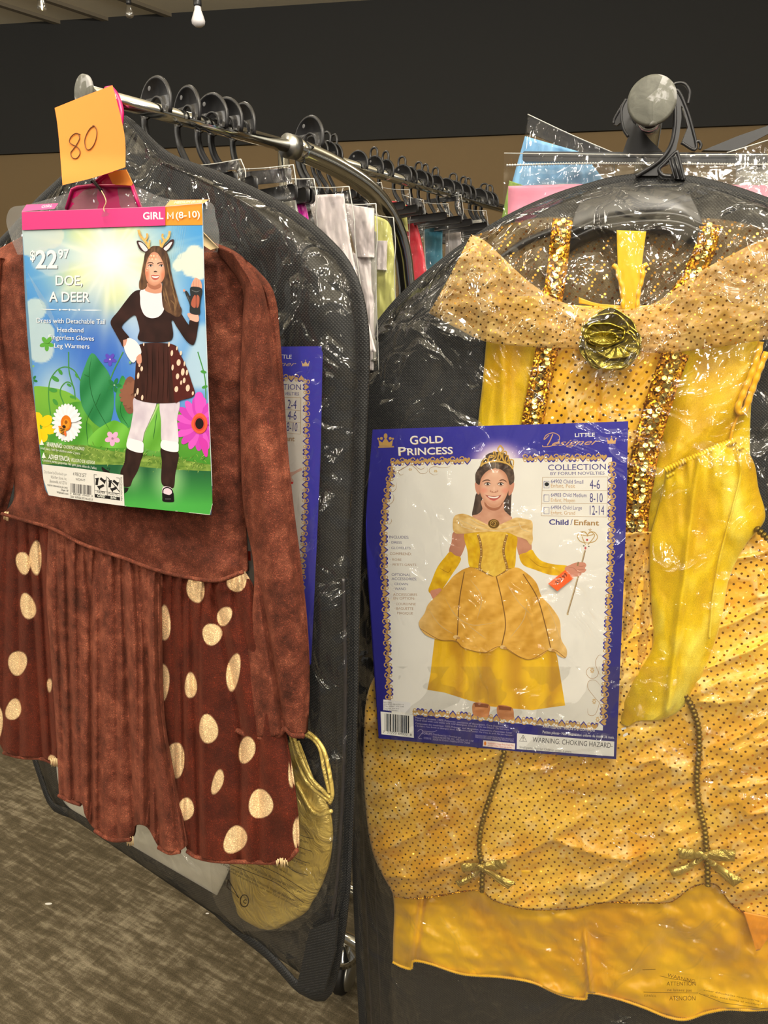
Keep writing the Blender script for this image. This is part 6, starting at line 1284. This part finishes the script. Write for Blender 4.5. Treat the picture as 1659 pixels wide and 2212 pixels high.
# waving hand
D.poly([(1412, 745), (1420, 700), (1440, 668), (1455, 665), (1468, 672), (1480, 680), (1492, 700), (1495, 750), (1450, 760)], (228, 158, 134), 50)
for q in ([(1434, 690), (1430, 740)], [(1452, 676), (1450, 742)], [(1472, 684), (1470, 745)]): D.stroke(q, 2.5, (184, 110, 92))
D.poly([(1408, 738), (1496, 750), (1490, 830), (1482, 900), (1478, 955), (1405, 945), (1400, 880), (1378, 820), (1362, 780), (1372, 766), (1386, 780), (1406, 810)], (44, 46, 48), 60); D.ell(1356, 765, 9, 10, (214, 146, 124))
D.poly([(1415, 850), (1432, 810), (1448, 806), (1448, 896), (1428, 900), (1412, 880)], (170, 92, 72), 26); D.poly([(1455, 806), (1475, 812), (1478, 850), (1472, 890), (1455, 900)], (170, 92, 72), 26); D.stroke([(1412, 760), (1450, 775), (1486, 765)], 6, (120, 124, 128), 16, .6, .5); D.stroke([(1378, 800), (1400, 850)], 6, (110, 114, 118), 10, .6, .5)
# hair, neck, face
D.frame(280, 480, 7.9)
HR = noisecol((58, 40, 32), (120, 88, 62), 3.5, 16, 49, .1)
D.poly([(450, 405), (560, 420), (630, 500), (680, 640), (700, 800), (730, 950), (760, 1080), (810, 1260), (850, 1400), (890, 1500), (860, 1600), (780, 1610), (700, 1560), (640, 1530), (570, 1440), (545, 1200), (540, 1000), (300, 1050), (300, 1100), (240, 1150), (170, 1140), (160, 1030), (190, 930), (215, 800), (240, 680), (260, 540), (320, 450), (390, 410)], HR, 160)
D.poly([(300, 1040), (300, 1090), (260, 1150), (290, 1180), (420, 1215), (520, 1205), (548, 1180), (540, 1030), (440, 1080)], (206, 146, 120), 40)
D.poly([(310, 1040), (420, 1090), (520, 1050), (530, 1110), (430, 1150), (330, 1110)], (168, 108, 84), 30)
D.poly([(400, 505), (470, 520), (540, 620), (575, 700), (598, 800), (600, 900), (570, 990), (510, 1050), (430, 1078), (350, 1062), (295, 1000), (268, 900), (262, 790), (275, 690), (310, 600), (350, 540)],
       lambda x, y: np.array([226, 176, 152])-np.clip((np.hypot((x-334.5)/21, (y-581)/36)-.65)*110, 0, 46)[:, None]*np.array([.7, 1, 1.1]), 70, over=[(300, 880, 66, 140, (204, 116, 84), .75, 0), (560, 900, 60, 120, (204, 116, 84), .65, 0), (400, 600, 110, 70, (210, 140, 100), .6, 0), (358, 738, 62, 40, (146, 92, 76), .7, 0), (540, 738, 62, 40, (146, 92, 76), .7, 0), (440, 800, 22, 60, (240, 200, 178), .6, 0), (440, 1030, 60, 20, (200, 140, 116), .5, 0)])
for cx, cy, r in ((368, 572, 14), (412, 575, 15), (385, 628, 13), (447, 630, 13), (338, 625, 10), (300, 790, 9), (295, 830, 8), (470, 575, 9)): D.ell(cx, cy, r, r, (248, 212, 180), n=12)
D.poly([(450, 410), (540, 440), (600, 560), (600, 760), (610, 900), (590, 760), (560, 640), (500, 545), (410, 505), (340, 560), (290, 680), (262, 800), (255, 640), (300, 480), (380, 420)], HR, 90)
for q in ([(300, 705), (340, 688), (380, 690), (412, 716)], [(462, 718), (500, 695), (545, 690), (570, 700)]): D.stroke(q, 15, (74, 48, 38), 24, taper=.5)
for cx in (358, 540):
    D.ell(cx, 743, 38, 15, (228, 222, 220)); D.ell(cx+2, 742, 16, 15, (60, 50, 56)); D.ell(cx+2, 742, 7, 7, (14, 12, 14)); D.stroke([(cx-44, 748), (cx-15, 726), (cx+14, 724), (cx+42, 742)], 9, (44, 28, 24), 20, taper=.4)
D.poly([(408, 850), (425, 832), (455, 832), (475, 850), (440, 846)], (34, 28, 28), 20); D.stroke([(420, 862), (440, 868), (462, 860)], 4, (150, 90, 74), 12)
D.poly([(362, 915), (400, 898), (440, 903), (480, 900), (512, 915), (490, 965), (440, 990), (390, 970)], (186, 96, 84), 40); D.poly([(375, 920), (440, 926), (500, 918), (480, 945), (440, 953), (400, 944)], (246, 238, 232), 30)
# locks and antlers
for q, w_ in (([(240, 640), (205, 860), (170, 1060)], 16), ([(620, 560), (660, 800), (720, 1060), (790, 1350)], 18), ([(600, 1100), (650, 1300), (700, 1500)], 20), ([(560, 1100), (600, 1300), (650, 1400)], 14), ([(720, 1160), (790, 1380), (760, 1560)], 22), ([(640, 700), (690, 960), (760, 1200)], 12), ([(690, 1320), (760, 1400), (770, 1500)], 16)): D.stroke(q, w_, (158, 122, 84), 40, .6, .6)
AN = noisecol((196, 150, 74), (232, 196, 122), 2.5, 2.5, 50)
for pts in ([(120, 320), (190, 322), (250, 370), (330, 470), (270, 510), (180, 470), (140, 400)], [(758, 298), (700, 300), (640, 360), (560, 440), (620, 490), (690, 450), (740, 380)]): D.poly(pts, (60, 34, 36), 30)
for pts in ([(150, 345), (210, 352), (270, 410), (310, 470), (262, 500), (200, 440)], [(728, 338), (690, 348), (630, 400), (580, 450), (628, 485), (690, 420)]): D.poly(pts, (226, 214, 222), 30)
for q, w_ in (([(340, 450), (270, 330), (190, 240), (150, 130)], 42), ([(262, 310), (300, 250), (298, 190)], 36), ([(330, 400), (342, 300)], 30), ([(540, 430), (580, 350), (660, 260), (685, 150)], 40), ([(600, 320), (560, 250), (566, 195)], 34), ([(530, 420), (520, 300)], 30)): D.stroke(q, w_, AN, 24)
# header band
D.frame()
D.poly([(47, 458), (200, 452), (357, 446), (357, 487), (200, 492), (48, 497)], (214, 60, 130)); D.poly([(357, 446), (437, 439), (438, 486), (357, 487)], (232, 146, 46))
D.stroke([(47, 458), (357, 446), (437, 439)], 1.0, (240, 190, 210))
D.text('GIRL', (309, 474), (353, 473), 16, (244, 238, 240), bold=.022); D.text('(8-10)', (380, 472), (432, 469), 14.5, (246, 240, 230), bold=.015); D.stroke([(362.5, 473), (362.5, 458.5), (368, 468.5), (373.5, 458), (373.5, 472.5)], 2.9, (246, 240, 230))
SH = lambda k: ((k, k), (60, 70, 90), .7)
D.text('$', (65, 562), (76, 562), 22, (244, 244, 240), bold=.02, shadow=SH(1.2)); D.text('22', (77, 579), (124, 579), 40, (244, 244, 240), bold=.022, shadow=SH(1.6)); D.text('97', (126, 558), (150, 557), 20, (244, 244, 240), bold=.02, shadow=SH(1.2))
D.text('DOE,', (120, 616), (178, 616), 22, (242, 243, 240), bold=.014, shadow=SH(1.4)); D.text('A DEER', (106, 651), (194, 652), 22, (242, 243, 240), bold=.014, shadow=SH(1.4))
D.stroke([(88, 668), (125, 669)], 2, (236, 240, 244), 10, taper=.8); D.stroke([(175, 670), (220, 670)], 2, (236, 240, 244), 10, taper=.8); D.stroke([(132, 669), (148, 669)], 2.4, (236, 240, 244), 10, taper=.8); D.stroke([(152, 669), (168, 670)], 2.4, (236, 240, 244), 10, taper=.8)
for x in (129, 150, 171): D.ell(x, 669, 2, 2, (236, 240, 244))
T2 = (236, 240, 246); SS = ((.8, .8), (50, 70, 110), .5)
D.text('Dress with Detachable Tail', (79, 697), (227, 700), 11, T2, shadow=SS); D.text('Headband', (124, 717), (180, 718), 10.5, T2, shadow=SS); D.text('Fingerless Gloves', (105, 733), (203, 736), 10.5, T2, shadow=SS); D.text('Leg Warmers', (117, 751), (193, 753), 10.5, T2, shadow=SS)
for k in range(5): a = k*1.257+.3; D.ell(101+math.cos(a)*8, 742+math.sin(a)*9, 8, 4.5, (92, 164, 62), a)
for cx, cy in ((65, 774), (72, 791), (281, 783)): D.ell(cx, cy, 2.6, 2.6, (120, 170, 120))
# warnings, white block
W2 = (232, 236, 226)
for q in ([(90, 949), (95, 961), (86, 961)], [(94, 977), (99, 989), (90, 989)]): D.poly(q, W2)
D.text('WARNING:', (100, 964), (134, 968), 10, W2, bold=.02); D.text('CHOKING HAZARD', (137, 968), (182, 973), 7, W2); D.text('Small parts. Not for children under 3 years.', (87, 970), (173, 982), 5.6, W2)
D.text('ADVERTENCIA:', (104, 991), (151, 997), 10.5, W2, bold=.02); D.text('PELIGRO DE ASFIXIA', (154, 997), (205, 1003), 7.5, W2); D.text('Contiene partes peque\u00f1as. No apto para ni\u00f1os de 3 a\u00f1os.', (91, 996), (209, 1014), 6, W2)
D.poly([(91, 1003), (180, 1013), (266, 1026), (269, 1093), (180, 1083), (102, 1069), (97, 1062), (93, 1030)], (222, 220, 214))
GY = (110, 108, 106); DK = (36, 34, 34)
for k, t_ in enumerate(['Distributed by/Distribuido por', 'Wal-Mart Stores, Inc.', 'Bentonville, AR 72716']): D.text(t_, (95+[0, 14, 12][k], 1022+k*9.5+[0, 1.5, 1][k]), (144, 1028+k*9.5), 6.6, (140, 138, 134))
D.text('MADE IN CHINA/HECHO EN CHINA', (102, 1049), (146, 1056), 3.6, DK); D.text('Dept 18', (132, 1060), (147, 1062), 4.6, DK); D.text('Walmart.com', (122, 1065), (147, 1069), 4.8, DK)
D.text('4 PIECE SET', (157, 1027), (186, 1031), 8, (50, 48, 48)); D.text('W5244-M', (163, 1038), (183, 1040), 6, (80, 78, 78))
x = 153.0; r_ = random.Random(9)
while x < 196:
    w_ = r_.choice([.7, 1.1, 1.8]); y0 = 1044+(x-153)*.12; D.poly([(x, y0), (x+w_, y0), (x+w_, y0+20), (x, y0+20)], (44, 42, 44)); x += w_+r_.choice([.6, 1.0, 1.5])
D.text('0  88368  25420  0', (151, 1068), (200, 1074), 4.2, DK); D.text('TRK WM36197196-0519', (151, 1075), (200, 1082), 5.2, DK)
D.stroke([(203, 1025), (258, 1033), (259, 1081), (205, 1074)], 1, DK, closed=True); D.stroke([(230, 1029), (232, 1077)], 1, DK); D.stroke([(204, 1059), (258, 1066)], .8, DK)
D.poly([(205, 1067), (259, 1074), (259, 1081), (205, 1074)], DK); D.text('PAPER', (209, 1065), (227, 1067), 5, DK); D.text('PLASTIC', (234, 1068), (256, 1071), 5, DK); D.text('CARD', (210, 1073), (227, 1075), 5, W2, bold=.02); D.text('BAG', (239, 1077), (251, 1078), 5, W2, bold=.02)
for ox, oy in ((216.5, 1043), (244.5, 1048)):
    for k in range(3):
        a = k*2.094-1.57; c1 = (ox+9*math.cos(a), oy+10*math.sin(a)); c2 = (ox+9*math.cos(a+1.3), oy+10*math.sin(a+1.3))
        D.stroke([c1, ((c1[0]+c2[0])/2*1.02-ox*.02, (c1[1]+c2[1])/2*1.02-oy*.02), c2], 5.5, DK); D.poly([(c2[0]+4, c2[1]-4), (c2[0]-5, c2[1]-3), (c2[0]+1, c2[1]+6)], DK)
D.stroke([(232, 1031), (258, 1062)], 1.6, DK)
D.text('how2recycle.info', (260, 1031), (261, 1082), 4.2, DK)
D.stroke([(270, 1093), (380, 1104), (453, 1112), (459, 1088)], 1.0, (214, 226, 206)); D.stroke([(438, 487), (441, 600), (446, 740), (452, 900), (458, 1050)], 1.2, (208, 220, 226))
D.build(dc, M['print'])
D.clip = None
# folded-back header flaps
FL = Art(LC, OD, None)
for nm, pts, col, tx in (('header_flap', [(47, 457), (57, 442), (126, 439), (118, 451)], (224, 84, 146), ('GIRL', (90, 449), (113, 447), 6)), ('header_flap', [(357, 445), (368, 432), (452, 431), (438, 440)], (240, 160, 100), ('MEDIUM (8-10)', (376, 440), (436, 437), 5))):
    F_ = Art(LC, OD-.002, lambda x, y: 0*x); F_.curve = lambda x, y: -.0009*np.clip(458-np.asarray(y), 0, 30)
    F_.poly(pts, col); F_.text(tx[0], tx[1], tx[2], tx[3], (246, 226, 226), italic=.4); F_.build(dc, M['print'], nm)
# ------------------------------------------------------------------ card 3: in the left bag
c3 = thing('costume_card', 'narrow visible strip of blue-bordered costume card behind the brown sleeve, in left garment bag', 'package card', LB.P(560, 1380))
E = Art(LB, .018, None)
shell('board', [[(430, 750), (694, 748)], [(430, 900), (694, 900)], [(430, 1130), (686, 1130)], [(430, 1345), (670, 1437)]], LB, .0168, None, simple('card_board_navy', NAVY, .35), c3, 8, 20, .0010)
E.poly([(430, 750), (692, 748), (697, 762), (694, 900), (689, 1020), (684, 1180), (678, 1310), (672, 1434), (666, 1438), (430, 1345)], (62, 62, 178))
E.poly([(430, 818), (660, 818), (660, 980), (657, 1120), (652, 1240), (648, 1330), (644, 1390), (430, 1310)], (214, 208, 200))
heart_border(E, [(596, 816), (662, 817)], (0, -1), 3, (196, 160, 106), NAVY, .9)
heart_border(E, [(662, 824), (662, 960), (659, 1100), (654, 1220), (649, 1340)], (1, 0), 22, (196, 160, 106), NAVY, .85)
E.text('LITTLE', (594, 774), (630, 775), 9, Wt, bold=.008, serif=True); E.text('igner', (590, 790), (640, 791), 10, (196, 170, 140), italic=.5)
A_ = A; A = E; crown_icon(660, 785, .55, (206, 176, 130)); A = A_
E.text('CTION', (600, 841), (651, 842), 12.5, NB, serif=True); E.text('NOVELTIES', (600, 853), (646, 854), 7, NB, serif=True)
for q in ([(600, 858), (650, 859)], [(604, 884), (650, 887)], [(604, 910), (649, 913)], [(606, 934), (649, 938)], [(650, 859), (649, 938)]): E.stroke(q, .8, LG)
E.text('2-4', (621, 882), (640, 883), 20, (60, 58, 130)); E.text('4-6', (621, 906), (640, 907), 20, (60, 58, 130)); E.text('8-10', (619, 931), (642, 932), 20, (60, 58, 130))
E.text('um', (606, 925), (615, 925), 6, NB); E.text('nfant', (608, 952), (636, 953), 11, B3, bold=.02, serif=True)
E.poly([(614, 1030), (622, 1022), (636, 1018), (650, 1011), (652, 1016), (640, 1022), (630, 1030), (634, 1038), (632, 1046), (624, 1042), (616, 1040)], (206, 164, 148), 40); E.ell(630, 1043, 3.6, 2.4, (206, 50, 50))
E.stroke([(638, 1216), (644, 1214), (645, 1224), (640, 1230)], .8, LG, 14)
E.build(c3, M['print'])
s3 = thing('price_sticker', 'small red-orange sticker ending in 99 glimpsed between brown bodice and sleeve', 'price sticker', LB.P(530, 1210))
E2 = Art(LB, .0205, None); E2.poly([(512, 1188), (541, 1191), (542, 1211), (512, 1213)], (214, 60, 36)); E2.text('.99', (517, 1206), (535, 1206), 12, (70, 20, 14)); E2.build(s3, M['matte_print'], 'sticker_face')
# ------------------------------------------------------------------ small print on bags
PI_ = Art(LB, .0315, None); dk = (44, 34, 26)
for t_, p0, p1, h in (('ldren', (644, 1816), (664, 1822), 6), ('ment,', (644, 1842), (660, 1848), 6), ('b\u00e9s y ni\u00f1os', (627, 1858), (660, 1871), 6), ('abys und Kleinkindern', (600, 1861), (656, 1896), 6), ('stellen verwenden.', (585, 1868), (630, 1895), 5), ('a questa borsa di plastica dla portata dei bambini per', (508, 1860), (651, 1930), 6),
                      ('para evitar perigo de sufoca\u00e7\u00e3o mantenha longe de beb\u00e9s e crian\u00e7as.', (468, 1862), (652, 1957), 6), ('camisou parques infantis, este saco n\u00e3o \u00e9 um brinquedo', (490, 1880), (644, 1962), 5)):
    PI_.text(t_, p0, p1, h, dk)
for q in ([(643, 1801), (660, 1808), (678, 1812)], [(643, 1828), (660, 1835), (674, 1839)], [(636, 1852), (652, 1860), (670, 1865)], [(611, 1862), (636, 1882), (665, 1891)], [(535, 1860), (590, 1882), (630, 1905), (660, 1925)], [(473, 1858), (560, 1892), (600, 1910), (656, 1950)]): PI_.stroke(q, 1.3, dk, 30)
PI_.stroke([(493, 1900), (516, 1940), (490, 1916)], 2.2, dk, closed=True); PI_.stroke([(528+9*math.cos(t), 1946+13*math.sin(t)) for t in np.linspace(0, 2*PI, 24)], 2.2, dk); PI_.text('C', (525, 1951), (532, 1952), 9, dk, bold=.02)
PI_.build(sl, M['matte_print'], 'warning_print')
WP = Art(RB, .0745, None); dw = (120, 84, 20)
for t_, p0, p1, h in (('WARNING', (1441, 2110), (1500, 2124), 8), ('ATTENTION', (1440, 2129), (1503, 2129), 9), ('ne laissez pas', (1442, 2141), (1494, 2142), 6), ('ATENCI\u00d3N', (1446, 2161), (1502, 2161), 10), ('ESPA\u00d1OL', (1392, 2153), (1418, 2154), 5), ('evitar dificultades respiratorias', (1520, 2140), (1640, 2164), 4), ('no deje esta bolsa al alcance', (1520, 2150), (1640, 2172), 4)): WP.text(t_, p0, p1, h, dw)
for q in ([(1390, 2143), (1508, 2145)], [(1388, 2095), (1416, 2094)], [(1425, 2108), (1450, 2114), (1490, 2120)], [(1510, 2146), (1560, 2166), (1659, 2180)]): WP.stroke(q, 1, dw)
WP.build(pb, M['matte_print'], 'warning_print')
